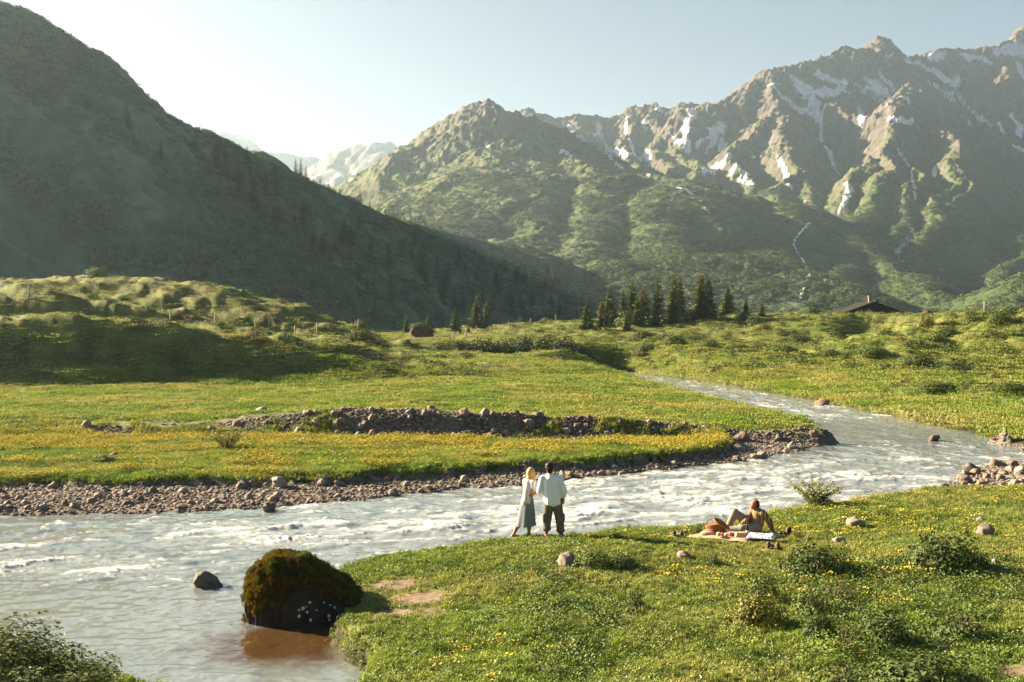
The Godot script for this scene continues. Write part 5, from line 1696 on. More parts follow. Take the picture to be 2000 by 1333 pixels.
# ---------------------------------------------------------------- bodies: tapered bones joined smoothly into one surface
func nets(bones: Array, cell: float, k: float, tint: Callable) -> ArrayMesh:
	var lo := Vector3.ONE * 1e9
	var hi := -lo
	for b in bones:
		var r: float = maxf(b[2], b[3]) + 2.5 * cell
		lo = lo.min(b[0] - Vector3.ONE * r).min(b[1] - Vector3.ONE * r)
		hi = hi.max(b[0] + Vector3.ONE * r).max(b[1] + Vector3.ONE * r)
	var nx := int((hi.x - lo.x) / cell) + 2
	var ny := int((hi.y - lo.y) / cell) + 2
	var nz := int((hi.z - lo.z) / cell) + 2
	var f := PackedFloat32Array()
	f.resize(nx * ny * nz)
	f.fill(1.0)
	for b in bones:
		var a: Vector3 = b[0]
		var e: Vector3 = b[1]
		var ra: float = b[2]
		var rb: float = b[3]
		var r := maxf(ra, rb) + k + 2.0 * cell
		var p0 := ((a.min(e) - Vector3.ONE * r - lo) / cell).max(Vector3.ZERO)
		var p1 := ((a.max(e) + Vector3.ONE * r - lo) / cell)
		var d := e - a
		var dd := maxf(d.length_squared(), 1e-9)
		for z in range(int(p0.z), mini(int(p1.z) + 2, nz)):
			for y in range(int(p0.y), mini(int(p1.y) + 2, ny)):
				for x in range(int(p0.x), mini(int(p1.x) + 2, nx)):
					var p := lo + Vector3(x, y, z) * cell - a
					var t := clampf(p.dot(d) / dd, 0.0, 1.0)
					var v := (p - d * t).length() - lerpf(ra, rb, t)
					var i := (z * ny + y) * nx + x
					var o := f[i]
					var h := maxf(k - absf(o - v), 0.0)
					f[i] = minf(o, v) - h * h / (4.0 * k)
	var s := Shape.new()
	var at := {}
	var step := [1, nx, nx * ny]
	for z in nz - 1:
		for y in ny - 1:
			var i0 := (z * ny + y) * nx
			for x in nx - 1:
				var i := i0 + x
				var m := 0
				if f[i] < 0.0: m += 1
				if f[i + 1] < 0.0: m += 1
				if f[i + nx] < 0.0: m += 1
				if f[i + nx + 1] < 0.0: m += 1
				var j: int = i + step[2]
				if f[j] < 0.0: m += 1
				if f[j + 1] < 0.0: m += 1
				if f[j + nx] < 0.0: m += 1
				if f[j + nx + 1] < 0.0: m += 1
				if m == 0 or m == 8: continue
				var sum := Vector3.ZERO
				var n := 0
				for q in 8:
					for ax in 3:
						if q & (1 << ax): continue
						var ca := i + (q & 1) + ((q >> 1) & 1) * nx + ((q >> 2) & 1) * nx * ny
						var cb: int = ca + step[ax]
						if (f[ca] < 0.0) != (f[cb] < 0.0):
							var p := Vector3(q & 1, (q >> 1) & 1, (q >> 2) & 1)
							p[ax] += f[ca] / (f[ca] - f[cb])
							sum += p
							n += 1
				at[i] = s.v.size()
				var w := lo + (Vector3(x, y, z) + sum / n) * cell
				s.v.append(w)
				s.c.append(tint.call(w))
	for i in at:
		for ax in 3:
			var j: int = i + step[ax]
			if j >= f.size() or (f[i] < 0.0) == (f[j] < 0.0): continue
			var u: int = step[(ax + 1) % 3]
			var v: int = step[(ax + 2) % 3]
			if not (at.has(i - u) and at.has(i - v) and at.has(i - u - v)): continue
			if f[i] < 0.0: s.ix.append_array([at[i], at[i - u - v], at[i - u], at[i], at[i - v], at[i - u - v]])
			else: s.ix.append_array([at[i], at[i - u], at[i - u - v], at[i], at[i - u - v], at[i - v]])
	return s.done(true)

func chain(list: Array, pts: Array, radii: Array) -> void:
	for i in pts.size() - 1: list.append([pts[i], pts[i + 1], radii[i], radii[i + 1]])

# palm, four fingers and a thumb, curled by bend
func hand(list: Array, wrist: Vector3, along: Vector3, palm: Vector3, bend: float) -> void:
	along = along.normalized()
	var side := along.cross(palm).normalized()
	palm = side.cross(along).normalized()
	var knuckle := wrist + along * 0.085
	for k in 4:
		var o := side * (k - 1.5) * 0.021
		list.append([wrist + o * 0.6, knuckle + o, 0.017, 0.013])
		var len: float = [0.030, 0.034, 0.032, 0.025][k]
		var a := knuckle + o
		var dir := along
		for q in 3:
			dir = (dir + palm * bend).normalized()
			var b := a + dir * len
			list.append([a, b, 0.0105 - 0.001 * q, 0.0095 - 0.001 * q])
			a = b
	var th := wrist + along * 0.03 - side * 0.032
	list.append([wrist - side * 0.012, th, 0.017, 0.013])
	list.append([th, th + (along - side * 0.7 + palm * 0.4).normalized() * 0.04, 0.013, 0.011])
	list.append([th + (along - side * 0.7 + palm * 0.4).normalized() * 0.04, th + (along - side * 0.2 + palm * 0.6).normalized() * 0.075, 0.011, 0.009])

func foot(list: Array, ankle: Vector3, dir: Vector3) -> void:
	dir = dir.normalized()
	var side := dir.cross(Vector3.UP)
	var heel := ankle - dir * 0.035 - Vector3(0, 0.05, 0)
	list.append([ankle, heel, 0.038, 0.035])
	for k in [-1.0, 0.0, 1.0]:
		list.append([heel + Vector3(0, 0.015, 0), ankle + dir * 0.13 + side * 0.026 * k - Vector3(0, 0.058, 0), 0.034, 0.024])
		list.append([ankle + dir * 0.13 + side * 0.026 * k - Vector3(0, 0.058, 0), ankle + dir * 0.185 + side * 0.03 * k - Vector3(0, 0.066, 0), 0.022, 0.014])

# skull, jaw, nose, brow, lips, ears; look = where the face points
func head(list: Array, c: Vector3, look: Vector3) -> void:
	look = look.normalized()
	var side := look.cross(Vector3.UP).normalized()
	var up := side.cross(look).normalized()
	list.append([c + up * 0.035 - look * 0.02, c + up * 0.03 + look * 0.015, 0.088, 0.082])
	list.append([c - up * 0.02 + look * 0.02, c - up * 0.075 + look * 0.045, 0.07, 0.045])
	list.append([c + look * 0.085 + up * 0.012, c + look * 0.113 - up * 0.022, 0.011, 0.014])
	for s in [-1.0, 1.0]:
		list.append([c + look * 0.082 + up * 0.028 + side * 0.015 * s, c + look * 0.075 + up * 0.026 + side * 0.045 * s, 0.013, 0.011])
		list.append([c + side * 0.083 * s + up * 0.015, c + side * 0.085 * s - up * 0.025, 0.016, 0.011])
	list.append([c + look * 0.088 - up * 0.048 - side * 0.018, c + look * 0.088 - up * 0.048 + side * 0.018, 0.009, 0.009])

func face(parent: Node, c: Vector3, look: Vector3) -> void:
	look = look.normalized()
	var side := look.cross(Vector3.UP).normalized()
	var up := side.cross(look).normalized()
	var e := stone_mesh(5, 2, Vector3.ONE * 0.011, 0.0)
	for s in [-1.0, 1.0]:
		var o := mesh_node("eye", e, plain(0.05, 0.035, 0.03, 0.2), parent)
		o.position = c + look * 0.086 + up * 0.008 + side * 0.03 * s
	var l := Shape.new()
	tube(l, [c + look * 0.098 - up * 0.047 - side * 0.02, c + look * 0.101 - up * 0.048, c + look * 0.098 - up * 0.047 + side * 0.02], [0.003, 0.006, 0.003], 5, Color.WHITE)
	mesh_node("mouth", l.done(true), plain(0.30, 0.10, 0.08, 0.6), parent)

func ring(c: Vector3, ax: Vector3, az: Vector3, n: int, wave: float, folds: int, phase: float) -> Array:
	var r := []
	for k in n:
		var t := TAU * k / n
		var q := 1.0 + wave * sin(t * folds + phase)
		r.append(c + (ax * cos(t) + az * sin(t)) * q)
	return r

const SKIN := Color(0.32, 0.15, 0.09)

func skin_of(c: Color) -> Callable:
	return func(p: Vector3) -> Color: return c * (1.0 + 0.06 * n_spot.get_noise_3d(p.x * 60.0, p.y * 60.0, p.z * 60.0))

func build_people() -> void:
	var skin := plain(1, 1, 1, 0.55, true)
	skin.subsurf_scatter_enabled = true
	skin.subsurf_scatter_strength = 0.1
	M.skin = skin
	M.cloth = plain(1, 1, 1, 0.9, true, 0.15)
	stroller_woman()
	stroller_man()
	reclining_man()

func stroller_woman() -> void:
	var x := 0.25
	var d := 27.1
	var t := thing("person", "person with long blonde hair in a grey dress standing on the bank, hand raised", "person", on_ground(x, d, 0.0))
	var b: Array = []
	var look := Vector3(0.75, -0.02, -0.62)
	var hc := Vector3(0.215, 1.575, 0)
	head(b, hc, look)
	chain(b, [Vector3(0.195, 1.52, 0.01), Vector3(0.18, 1.40, 0.02)], [0.05, 0.055])
	# trunk
	chain(b, [Vector3(0.175, 1.34, 0.03), Vector3(0.155, 1.15, 0.03), Vector3(0.13, 1.0, 0.02), Vector3(0.11, 0.88, 0.02)], [0.11, 0.105, 0.10, 0.13])
	for s in [-1.0, 1.0]:
		var o: Vector3 = Vector3(0.62, 0, 0.75) * s
		b.append([Vector3(0.175, 1.37, 0.02), Vector3(0.175, 1.365, 0.02) + o * 0.15, 0.06, 0.055])
	# right arm, bent, the hand raised towards the man
	var sh := Vector3(0.265, 1.36, 0.13)
	var el := Vector3(0.225, 1.07, 0.15)
	var wr := Vector3(0.37, 1.14, 0.02)
	chain(b, [sh, el], [0.05, 0.04])
	chain(b, [el, wr], [0.04, 0.026])
	hand(b, wr, Vector3(0.35, 0.45, -0.25), Vector3(-0.6, 0.2, -0.5), 0.35)
	# left arm hangs on the far side
	chain(b, [Vector3(0.085, 1.36, -0.09), Vector3(0.06, 1.09, -0.13), Vector3(0.14, 0.9, -0.2)], [0.05, 0.04, 0.026])
	hand(b, Vector3(0.14, 0.9, -0.2), Vector3(0.25, -1, -0.2), Vector3(0.6, 0, -0.4), 0.25)
	# legs: the right one under her, the left one stretched back
	chain(b, [Vector3(0.13, 0.86, 0.07), Vector3(0.17, 0.48, 0.05), Vector3(0.165, 0.3, 0.07), Vector3(0.16, 0.09, 0.07)], [0.09, 0.062, 0.056, 0.036])
	foot(b, Vector3(0.16, 0.09, 0.07), Vector3(0.7, 0, -0.5))
	chain(b, [Vector3(0.08, 0.86, -0.04), Vector3(-0.02, 0.48, -0.02), Vector3(-0.11, 0.3, 0.0), Vector3(-0.21, 0.09, 0.02)], [0.09, 0.062, 0.056, 0.036])
	foot(b, Vector3(-0.21, 0.09, 0.02), Vector3(0.6, 0.0, -0.6))
	mesh_node("body", nets(b, 0.012, 0.03, skin_of(SKIN)), M.skin, t)
	face(t, hc, look)
	# dress
	var g: Array = []
	chain(g, [Vector3(0.178, 1.36, 0.03), Vector3(0.155, 1.16, 0.03), Vector3(0.135, 1.02, 0.025), Vector3(0.115, 0.90, 0.02)], [0.118, 0.122, 0.112, 0.15])
	for s in [-1.0, 1.0]:
		var o: Vector3 = Vector3(0.62, 0, 0.75) * s
		g.append([Vector3(0.178, 1.385, 0.02), Vector3(0.176, 1.37, 0.02) + o * 0.155, 0.06, 0.066])
	g.append([Vector3(0.268, 1.36, 0.13), Vector3(0.255, 1.25, 0.142), 0.068, 0.062])
	g.append([Vector3(0.083, 1.36, -0.09), Vector3(0.075, 1.25, -0.105), 0.068, 0.062])
	var cloth := func(p: Vector3) -> Color: return Color(0.42, 0.41, 0.40) * (1.0 + 0.1 * n_spot.get_noise_3d(p.x * 90.0, p.y * 90.0, p.z * 90.0))
	var top := mesh_node("dress", nets(g, 0.013, 0.05, cloth), M.cloth, t)
	var s := Shape.new()
	var rs := []
	for k in 11:
		var f := k / 10.0
		var y := lerpf(1.0, 0.30 + 0.0, f)
		var c := Vector3(lerpf(0.13, 0.085, f), y, 0.02)
		var w := lerpf(0.125, 0.235, pow(f, 0.8))
		rs.append(ring(c, Vector3(w, 0.02 * f, 0.02), Vector3(0.03, 0, w * 0.82), 44, 0.075 * f, 7, 0.8 + 0.6 * f))
	var inner := []
	for r in rs:
		var mid := Vector3.ZERO
		for p in r: mid += p / r.size()
		var q := []
		for p in r: q.append(mid + (p - mid) * 0.97)
		inner.push_front(q)
	s.rings(rs + inner, Color(0.15, 0.175, 0.205), false)
	mesh_node("skirt", s.done(true), M.cloth, top)
	# hair
	var h: Array = []
	h.append([hc + Vector3(-0.01, 0.055, 0.012), hc + Vector3(-0.03, 0.02, 0.03), 0.092, 0.09])
	var r := RandomNumberGenerator.new()
	r.seed = 12
	for k in 15:
		var a := lerpf(-1.6, 1.6, k / 14.0)
		var out := Vector3(-0.75, 0, 0.62).rotated(Vector3.UP, a)
		var p := hc + out * 0.082
		var tip := hc + out * 0.088 + Vector3(-0.01 + 0.015 * r.randf(), -r.randf_range(0.36, 0.48), 0.02)
		chain(h, [p + Vector3(0, 0.04, 0), p + out * 0.012 - Vector3(0, 0.1, 0), tip], [0.032, 0.03, 0.012])
	var blond := func(p: Vector3) -> Color: return Color(0.45, 0.29, 0.115) * (1.0 + 0.35 * n_spot.get_noise_3d(p.x * 120.0, p.y * 9.0, p.z * 120.0))
	mesh_node("hair", nets(h, 0.009, 0.02, blond), plain(1, 1, 1, 0.5, true, 0.3), t)

func stroller_man() -> void:
	var t := thing("person", "person in a white shirt and rolled-up brown trousers standing with back turned", "person", on_ground(0.98, 26.7, 0.0))
	var b: Array = []
	var look := Vector3(-0.35, 0.0, -0.95)
	var hc := Vector3(-0.085, 1.665, -0.02)
	head(b, hc, look)
	chain(b, [Vector3(-0.08, 1.6, 0), Vector3(-0.065, 1.47, 0.02)], [0.056, 0.066])
	chain(b, [Vector3(-0.05, 1.38, 0), Vector3(-0.03, 1.15, 0.0), Vector3(0, 0.95, 0.0)], [0.14, 0.13, 0.13])
	b.append([Vector3(-0.24, 1.42, 0), Vector3(0.15, 1.42, 0), 0.07, 0.07])
	# right arm, loosely bent
	chain(b, [Vector3(0.16, 1.41, 0.0), Vector3(0.255, 1.13, 0.06), Vector3(0.245, 0.93, -0.05)], [0.062, 0.047, 0.031])
	hand(b, Vector3(0.245, 0.93, -0.05), Vector3(0.0, -1, -0.15), Vector3(-0.8, 0, -0.5), 0.55)
	# left arm, reaching forward to her hand
	chain(b, [Vector3(-0.25, 1.41, 0.0), Vector3(-0.31, 1.14, 0.02), Vector3(-0.28, 1.06, -0.2)], [0.062, 0.047, 0.031])
	hand(b, Vector3(-0.28, 1.06, -0.2), Vector3(-0.2, 0.1, -1), Vector3(0.3, -0.8, 0), 0.4)
	chain(b, [Vector3(-0.09, 0.9, 0), Vector3(-0.135, 0.5, -0.02), Vector3(-0.15, 0.3, 0.015), Vector3(-0.16, 0.09, 0.01)], [0.1, 0.07, 0.062, 0.04])
	foot(b, Vector3(-0.16, 0.09, 0.01), Vector3(-0.25, 0, -1))
	chain(b, [Vector3(0.09, 0.9, 0), Vector3(0.155, 0.5, -0.02), Vector3(0.18, 0.3, 0.015), Vector3(0.195, 0.09, 0.03)], [0.1, 0.07, 0.062, 0.04])
	foot(b, Vector3(0.195, 0.09, 0.03), Vector3(0.35, 0, -1))
	mesh_node("body", nets(b, 0.012, 0.03, skin_of(Color(0.27, 0.12, 0.07))), M.skin, t)
	face(t, hc, look)
	# shirt hanging over the trousers
	var s: Array = []
	chain(s, [Vector3(-0.05, 1.40, 0.005), Vector3(-0.03, 1.15, 0.005), Vector3(0.0, 0.90, 0.005)], [0.15, 0.155, 0.15])
	for k in [-1.0, 1.0]:
		chain(s, [Vector3(-0.05 + 0.08 * k, 1.36, 0.01), Vector3(-0.02 + 0.085 * k, 1.1, 0.01), Vector3(0.0 + 0.085 * k, 0.86, 0.01)], [0.12, 0.125, 0.125])
	s.append([Vector3(-0.25, 1.43, 0), Vector3(0.16, 1.43, 0), 0.078, 0.078])
	s.append([Vector3(-0.09, 1.5, 0.02), Vector3(-0.05, 1.49, 0.02), 0.066, 0.066])
	chain(s, [Vector3(0.165, 1.42, 0.0), Vector3(0.262, 1.13, 0.06), Vector3(0.252, 1.02, 0.0)], [0.082, 0.075, 0.062])
	chain(s, [Vector3(-0.255, 1.42, 0.0), Vector3(-0.315, 1.14, 0.02), Vector3(-0.29, 1.09, -0.1)], [0.082, 0.075, 0.06])
	# folds down the back
	for k in 6: chain(s, [Vector3(-0.17 + 0.06 * k, 1.3, 0.13), Vector3(-0.13 + 0.055 * k, 1.05, 0.14), Vector3(-0.12 + 0.055 * k, 0.84, 0.135)], [0.012, 0.02, 0.022])
	var white := func(p: Vector3) -> Color: return Color(0.74, 0.74, 0.73)
	mesh_node("shirt", nets(s, 0.013, 0.035, white), M.cloth, t)
	var l: Array = []
	l.append([Vector3(-0.06, 0.93, 0), Vector3(0.06, 0.93, 0), 0.14, 0.14])
	chain(l, [Vector3(-0.085, 0.9, 0), Vector3(-0.135, 0.5, -0.01), Vector3(-0.15, 0.24, 0.01)], [0.13, 0.105, 0.09])
	chain(l, [Vector3(0.085, 0.9, 0), Vector3(0.155, 0.5, -0.01), Vector3(0.182, 0.20, 0.015)], [0.13, 0.105, 0.09])
	for q in [[-0.205, 0.56, 0.05], [0.235, 0.56, 0.05]]: l.append([Vector3(q[0], q[1], q[2]), Vector3(q[0], q[1] - 0.13, q[2]), 0.05, 0.05])
	# rolled cuffs
	for q in [Vector3(-0.15, 0.235, 0.01), Vector3(0.182, 0.195, 0.015)]:
		for k in 10:
			var a0 := TAU * k / 10.0
			var a1 := TAU * (k + 1) / 10.0
			l.append([q + Vector3(cos(a0), 0, sin(a0)) * 0.07, q + Vector3(cos(a1), 0, sin(a1)) * 0.07, 0.032, 0.032])
	var brown := func(p: Vector3) -> Color: return Color(0.125, 0.105, 0.08) * (1.0 + 0.3 * n_spot.get_noise_3d(p.x * 20.0, p.y * 40.0, p.z * 20.0))
	mesh_node("trousers", nets(l, 0.013, 0.025, brown), M.cloth, t)
	var h: Array = []
	h.append([hc + Vector3(0.005, 0.055, 0.02), hc + Vector3(0.01, 0.01, 0.045), 0.1, 0.09])
	h.append([hc + Vector3(0.0, 0.07, -0.02), hc + Vector3(0.0, -0.05, 0.065), 0.09, 0.06])
	var r := RandomNumberGenerator.new()
	r.seed = 15
	for k in 40:
		var v := Vector3(r.randfn(), r.randfn() + 0.5, r.randfn() + 0.8).normalized()
		h.append([hc + Vector3(0.0, 0.04, 0.02) + v * 0.08, hc + Vector3(0.0, 0.03, 0.02) + v * 0.112, 0.02, 0.009])
	var dark := func(p: Vector3) -> Color: return Color(0.022, 0.009, 0.006) * (1.0 + 0.4 * n_spot.get_noise_3d(p.x * 100.0, p.y * 100.0, p.z * 100.0))
	mesh_node("hair", nets(h, 0.01, 0.015, dark), plain(1, 1, 1, 0.5, true), t)

func reclining_man() -> void:
	var t := thing("person", "person with close-cropped hair in a brown striped shirt reclining on the picnic blanket", "person", on_ground(5.86, 26.85, 0.08))
	var b: Array = []
	var look := Vector3(-0.85, -0.42, 0.35)
	var hc := Vector3(-0.02, 0.66, 0.02)
	head(b, hc, look)
	chain(b, [Vector3(0.0, 0.62, 0.0), Vector3(0.05, 0.52, 0.0)], [0.056, 0.066])
	chain(b, [Vector3(0.07, 0.43, 0.0), Vector3(0.04, 0.26, 0.0), Vector3(0.0, 0.13, 0.0)], [0.13, 0.13, 0.13])
	b.append([Vector3(-0.03, 0.46, -0.13), Vector3(0.14, 0.47, 0.12), 0.07, 0.07])
	chain(b, [Vector3(0.16, 0.47, 0.12), Vector3(0.32, 0.26, 0.12), Vector3(0.385, 0.06, 0.12)], [0.06, 0.046, 0.031])
	hand(b, Vector3(0.385, 0.06, 0.12), Vector3(0.55, -0.35, 0.3), Vector3(0, -1, 0), 0.02)
	chain(b, [Vector3(-0.05, 0.46, -0.11), Vector3(-0.24, 0.27, 0.08), Vector3(-0.43, 0.16, 0.14)], [0.06, 0.046, 0.031])
	hand(b, Vector3(-0.43, 0.16, 0.14), Vector3(-1, -0.35, 0.15), Vector3(-0.2, -1, 0.1), 0.3)
	chain(b, [Vector3(-0.03, 0.13, -0.09), Vector3(-0.47, 0.45, -0.12), Vector3(-0.64, 0.12, -0.1)], [0.1, 0.07, 0.042])
	foot(b, Vector3(-0.64, 0.10, -0.1), Vector3(-1, 0, 0.1))
	chain(b, [Vector3(-0.03, 0.12, 0.09), Vector3(-0.36, 0.12, 0.22), Vector3(-0.72, 0.07, 0.06)], [0.1, 0.07, 0.042])
	foot(b, Vector3(-0.72, 0.09, 0.06), Vector3(-0.9, 0.1, 0.3))
	mesh_node("body", nets(b, 0.012, 0.03, skin_of(Color(0.30, 0.12, 0.065))), M.skin, t)
	face(t, hc, look)
	var h: Array = []
	h.append([hc + Vector3(0.035, 0.05, -0.01), hc + Vector3(0.05, 0.0, -0.02), 0.082, 0.078])
	h.append([hc + Vector3(0.03, 0.03, 0.05), hc + Vector3(0.03, -0.02, 0.06), 0.045, 0.035])
	mesh_node("hair", nets(h, 0.011, 0.02, func(_p: Vector3) -> Color: return Color(0.05, 0.022, 0.013)), plain(1, 1, 1, 0.7, true), t)
	var s: Array = []
	chain(s, [Vector3(0.07, 0.44, 0.0), Vector3(0.045, 0.26, 0.005), Vector3(0.01, 0.14, 0.01)], [0.145, 0.155, 0.155])
	s.append([Vector3(-0.035, 0.47, -0.13), Vector3(0.145, 0.48, 0.12), 0.082, 0.082])
	s.append([Vector3(0.03, 0.54, 0.0), Vector3(0.06, 0.54, 0.0), 0.07, 0.07])
	chain(s, [Vector3(0.16, 0.48, 0.12), Vector3(0.325, 0.26, 0.12), Vector3(0.372, 0.1, 0.12)], [0.082, 0.07, 0.052])
	chain(s, [Vector3(-0.05, 0.47, -0.11), Vector3(-0.245, 0.275, 0.08), Vector3(-0.38, 0.19, 0.125)], [0.082, 0.07, 0.052])
	var stripe := func(p: Vector3) -> Color:
		var u := sin((p.x * 0.85 + p.z * 0.8 + p.y * 0.12) * 105.0)
		return Color(0.10, 0.052, 0.028).lerp(Color(0.33, 0.24, 0.135), sstep(-0.2, 0.5, u))
	mesh_node("shirt", nets(s, 0.0085, 0.035, stripe), M.cloth, t)
	var l: Array = []
	l.append([Vector3(0.0, 0.14, -0.06), Vector3(0.0, 0.14, 0.07), 0.145, 0.145])
	chain(l, [Vector3(-0.03, 0.14, -0.09), Vector3(-0.47, 0.455, -0.12), Vector3(-0.615, 0.17, -0.1)], [0.125, 0.092, 0.075])
	chain(l, [Vector3(-0.03, 0.13, 0.09), Vector3(-0.36, 0.13, 0.22), Vector3(-0.64, 0.085, 0.095)], [0.125, 0.092, 0.072])
	mesh_node("trousers", nets(l, 0.013, 0.03, func(p: Vector3) -> Color: return Color(0.20, 0.18, 0.155) * (1.0 + 0.2 * n_spot.get_noise_3d(p.x * 20.0, p.y * 30.0, p.z * 20.0))), M.cloth, t)

# ---------------------------------------------------------------- the picnic
const BLANKET := [[4.13, 26.55], [5.39, 25.6], [6.47, 26.62], [5.14, 27.48]]

func on_blanket(x: float, d: float) -> bool:
	if d < 24.0 or d > 28.6 or x < 3.8 or x > 6.8: return false
	var p := Vector2(x, d)
	for i in 4:
		var a := Vector2(BLANKET[i][0], BLANKET[i][1])
		var b := Vector2(BLANKET[(i + 1) % 4][0], BLANKET[(i + 1) % 4][1])
		if (b - a).cross(p - a) > -0.12 * (b - a).length(): continue
		return false
	return true

func lathe(s: Shape, profile: Array, sides: int, col: Color) -> void:
	var rs := []
	for p in profile:
		var r := []
		for k in sides:
			var t := TAU * k / sides
			r.append(Vector3(cos(t) * p[0], p[1], sin(t) * p[0]))
		rs.append(r)
	s.rings(rs, col)

func build_picnic() -> void:
	# blanket, laid over the uneven ground
	var s := Shape.new()
	var n := 26
	var c := []
	for p in BLANKET: c.append(Vector2(p[0], p[1]))
	for j in n + 1:
		for i in n + 1:
			var u := float(i) / n
			var v := float(j) / n
			var p: Vector2 = c[0].lerp(c[1], u).lerp(c[3].lerp(c[2], u), v)
			var edge := minf(minf(u, 1.0 - u), minf(v, 1.0 - v))
			s.v.append(Vector3(p.x, height_at(p.x, p.y) + 0.06 * sstep(0.0, 0.06, edge) + 0.05 + 0.012 * n_small.get_noise_2d(p.x * 5.0, p.y * 5.0), -p.y))
			var band := sstep(0.55, 0.8, sin(u * 40.0)) * 0.5
			s.c.append(Color(0.40, 0.22, 0.15).lerp(Color(0.46, 0.31, 0.24), band))
	for j in n:
		for i in n:
			var a := j * (n + 1) + i
			s.ix.append_array([a, a + n + 1, a + n + 2, a, a + n + 2, a + 1])
	var o := mesh_node("picnic_blanket", s.done(true), plain(1, 1, 1, 0.95, true))
	tag(o, "peach-pink striped picnic blanket spread on the grass", "blanket")
	var lay := func(px: float, py: float) -> Vector3:
		var d := 5.2 * 2180.0 / (py - 622.0)
		var x := (px - 1000.0) / 2180.0 * d
		return on_ground(x, d, 0.11)
	# wicker basket, lid open, leaning
	var b := thing("picnic_basket", "brown wicker picnic basket with its lid half open, left on the blanket", "basket", lay.call(1400, 1049), -0.5)
	var body := Shape.new()
	var rs := []
	for k in 9:
		var f := k / 8.0
		rs.append(ring(Vector3(0, 0.26 * f, 0), Vector3(0.20 + 0.03 * f + 0.006 * (k % 2), 0, 0), Vector3(0, 0, 0.14 + 0.025 * f + 0.006 * (k % 2)), 28, 0.012, 14, PI * (k % 2)))
	body.rings(rs, Color(0.22, 0.10, 0.045), true)
	mesh_node("body", body.done(true), plain(1, 1, 1, 0.7, true), b)
	for k in 8:
		var st := Shape.new()
		var f := k / 7.0
		var r := ring(Vector3(0, 0.02 + 0.235 * f, 0), Vector3(0.207 + 0.03 * f, 0, 0), Vector3(0, 0, 0.147 + 0.025 * f), 26, 0.03, 13, PI * (k % 2))
		r.append(r[0])
		var rad := []
		for q in r: rad.append(0.011)
		tube(st, r, rad, 5, Color.WHITE)
		mesh_node("weave", st.done(true), plain(0.25, 0.12, 0.055, 0.7) if k % 2 == 0 else plain(0.18, 0.085, 0.04, 0.7), b)
	var lid := Shape.new()
	lathe(lid, [[0.0, 0.0], [0.19, 0.0], [0.2, 0.015], [0.19, 0.03], [0.0, 0.045]], 24, Color(0.22, 0.105, 0.05))
	var lo := mesh_node("lid", lid.done(true), plain(1, 1, 1, 0.7, true), b)
	lo.transform = Transform3D(Basis.from_euler(Vector3(0.0, 0.0, -0.75)) * Basis.from_scale(Vector3(1.15, 1, 0.85)), Vector3(0.17, 0.24, 0.02))
	var hd := Shape.new()
	var arc := []
	var rr := []
	for k in 13:
		var a := PI * k / 12.0
		arc.append(Vector3(cos(a) * 0.22, 0.24 + sin(a) * 0.16, 0.0))
		rr.append(0.012)
	tube(hd, arc, rr, 6, Color.WHITE)
	mesh_node("handle", hd.done(true), plain(0.18, 0.085, 0.04, 0.6), b)
	b.rotation.z = 0.18
	# bottle with a label
	var bt := thing("wine_bottle", "dark green wine bottle with a cream label standing on the blanket", "bottle", lay.call(1460, 1057))
	var g := Shape.new()
	lathe(g, [[0.0, 0.0], [0.036, 0.0], [0.039, 0.01], [0.039, 0.19], [0.03, 0.22], [0.015, 0.25], [0.014, 0.3], [0.017, 0.302], [0.017, 0.315], [0.0, 0.316]], 20, Color.WHITE)
	mesh_node("glass", g.done(true), plain(0.012, 0.03, 0.012, 0.08), bt)
	var lb := Shape.new()
	lathe(lb, [[0.0398, 0.05], [0.0402, 0.051], [0.0402, 0.15], [0.0398, 0.151]], 20, Color.WHITE)
	mesh_node("label", lb.done(true), plain(0.6, 0.52, 0.4, 0.8), bt)
	# cloth, paper, block of bread and cheese, fruit
	var cl := Shape.new()
	var base: Vector3 = lay.call(1487, 1060)
	for j in 15:
		for i in 19:
			var px := (i - 9) * 0.034 + 0.02 * n_small.get_noise_2d(i * 0.7, j * 0.7)
			var pz := (j - 7) * 0.032
			var y := 0.03 + 0.055 * absf(n_small.get_noise_2d(i * 0.35 + 7.0, j * 0.4)) + 0.02
			cl.v.append(Vector3(px, y if absf(px) < 0.28 and absf(pz) < 0.2 else 0.012, pz))
			cl.c.append(Color.WHITE)
	for j in 14:
		for i in 18:
			var a := j * 19 + i
			cl.ix.append_array([a, a + 20, a + 19, a, a + 1, a + 20])
	var co := mesh_node("napkin", cl.done(true), plain(0.55, 0.57, 0.6, 0.9))
	co.position = base
	co.rotation.y = -0.35
	tag(co, "crumpled white cloth at the right end of the blanket", "cloth")
	var pp := Shape.new()
	for k in 3: box(pp, Transform3D(Basis.from_euler(Vector3(0.3 - 0.1 * k, 0.2 * k, 0.1)), Vector3(0.02 * k, 0.03 + 0.012 * k, 0)), Vector3(0.30, 0.006, 0.22), Color.WHITE)
	var po := mesh_node("magazine", pp.done(), plain(0.5, 0.52, 0.6, 0.6))
	po.position = lay.call(1436, 1048)
	po.rotation.y = 0.5
	tag(po, "pale blue-grey magazine by the reclining man's hand", "magazine")
	var ck := Shape.new()
	for k in 3: box(ck, Transform3D(Basis(Vector3.UP, 0.06 * k), Vector3(0, 0.022 + 0.04 * k, 0)), Vector3(0.26 - 0.012 * k, 0.04, 0.14 - 0.01 * k), Color.WHITE)
	var cko := mesh_node("picnic_box", ck.done(), plain(0.42, 0.31, 0.2, 0.8))
	cko.position = lay.call(1447, 1058)
	tag(cko, "cream-coloured box in front of the wine bottle's left side", "box")
	var ap := Shape.new()
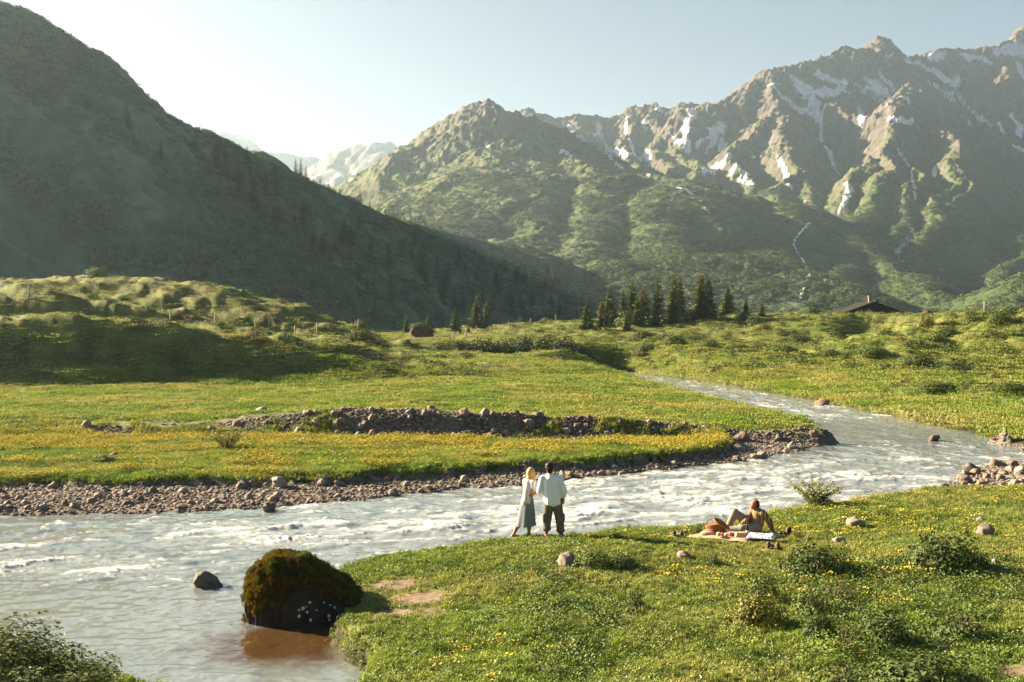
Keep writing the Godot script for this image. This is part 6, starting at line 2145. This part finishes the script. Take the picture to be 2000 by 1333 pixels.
	lathe(ap, [[0.0, 0.012], [0.015, 0.002], [0.034, 0.012], [0.042, 0.038], [0.036, 0.062], [0.016, 0.07], [0.0, 0.062]], 14, Color.WHITE)
	var am := ap.done(true)
	var k := 0
	for a in [[1428, 1054, plain(0.5, 0.07, 0.04, 0.4), "red apple nearest the magazine"], [1437, 1053, plain(0.5, 0.08, 0.045, 0.4), "red apple right of the other apple, before the magazine"], [1411, 1056, plain(0.5, 0.16, 0.08, 0.5), "orange-red fruit in front of the basket"], [1404, 1057, plain(0.6, 0.45, 0.3, 0.7), "pale bread roll left of the orange-red fruit"], [1419, 1057, plain(0.68, 0.62, 0.5, 0.7), "cream roll right of the orange-red fruit"], [1378, 1046, plain(0.55, 0.24, 0.14, 0.6), "pinkish fruit at the basket's far left"]]:
		var f := mesh_node("fruit", am, a[2])
		f.position = lay.call(a[0], a[1])
		f.scale = Vector3.ONE * (1.35 - 0.1 * (k % 3))
		tag(f, a[3], "fruit")
		k += 1
	var bag := Shape.new()
	lathe(bag, [[0.0, 0.0], [0.13, 0.005], [0.15, 0.04], [0.1, 0.075], [0.03, 0.085], [0.0, 0.08]], 16, Color.WHITE)
	var bo := mesh_node("soft_bag", bag.done(true), plain(0.5, 0.33, 0.23, 0.8))
	bo.position = lay.call(1383, 1051)
	bo.scale = Vector3(1.3, 1.0, 0.8)
	tag(bo, "flat pinkish-brown bag lying left of the basket", "bag")
	# shoes in pairs round the blanket
	shoes([3.92, 26.68], 0.4, plain(0.06, 0.04, 0.03, 0.6), 0.09, "left shoe of the dark pair at the blanket's left corner", "right shoe of the dark pair at the blanket's left corner")
	shoes([6.59, 26.87], 1.2, plain(0.02, 0.016, 0.015, 0.5), 0.14, "left boot of the black pair beyond the blanket's right corner", "right boot of the black pair beyond the blanket's right corner")
	shoes([5.84, 24.86], -0.5, plain(0.12, 0.06, 0.05, 0.6), 0.12, "left shoe of the brown pair in the grass before the blanket", "right shoe of the brown pair in the grass before the blanket")

func shoes(at: Array, turn: float, mat: Material, high: float, first: String, second: String) -> void:
	for k in 2:
		var side := Vector3(cos(turn), 0, -sin(turn)) * (0.09 if k else -0.09)
		var p := on_ground(at[0] + side.x, at[1] - side.z, 0.045)
		var t := thing("shoe", second if k else first, "shoe", p, turn + 0.35 * (k - 0.4), "shoes left around the blanket")
		var b: Array = []
		chain(b, [Vector3(0, 0.05, 0.09), Vector3(0, 0.045, 0.0), Vector3(0, 0.035, -0.1), Vector3(0, 0.03, -0.15)], [0.045, 0.045, 0.045, 0.036])
		chain(b, [Vector3(0, 0.05, 0.08), Vector3(0, high, 0.085)], [0.045, 0.05])
		mesh_node("upper", nets(b, 0.014, 0.03, func(_p: Vector3) -> Color: return Color.WHITE), mat, t)
		var s := Shape.new()
		var lowr := []
		var topr := []
		for q in 16:
			var a := TAU * q / 16.0
			var w := 0.045 + 0.008 * sin(a)
			lowr.append(Vector3(cos(a) * w, -0.012, -0.03 + sin(a) * 0.165))
			topr.append(Vector3(cos(a) * w, 0.016, -0.03 + sin(a) * 0.165))
		s.rings([lowr, topr], Color.WHITE)
		mesh_node("sole", s.done(true), plain(0.2, 0.14, 0.1, 0.8), t)
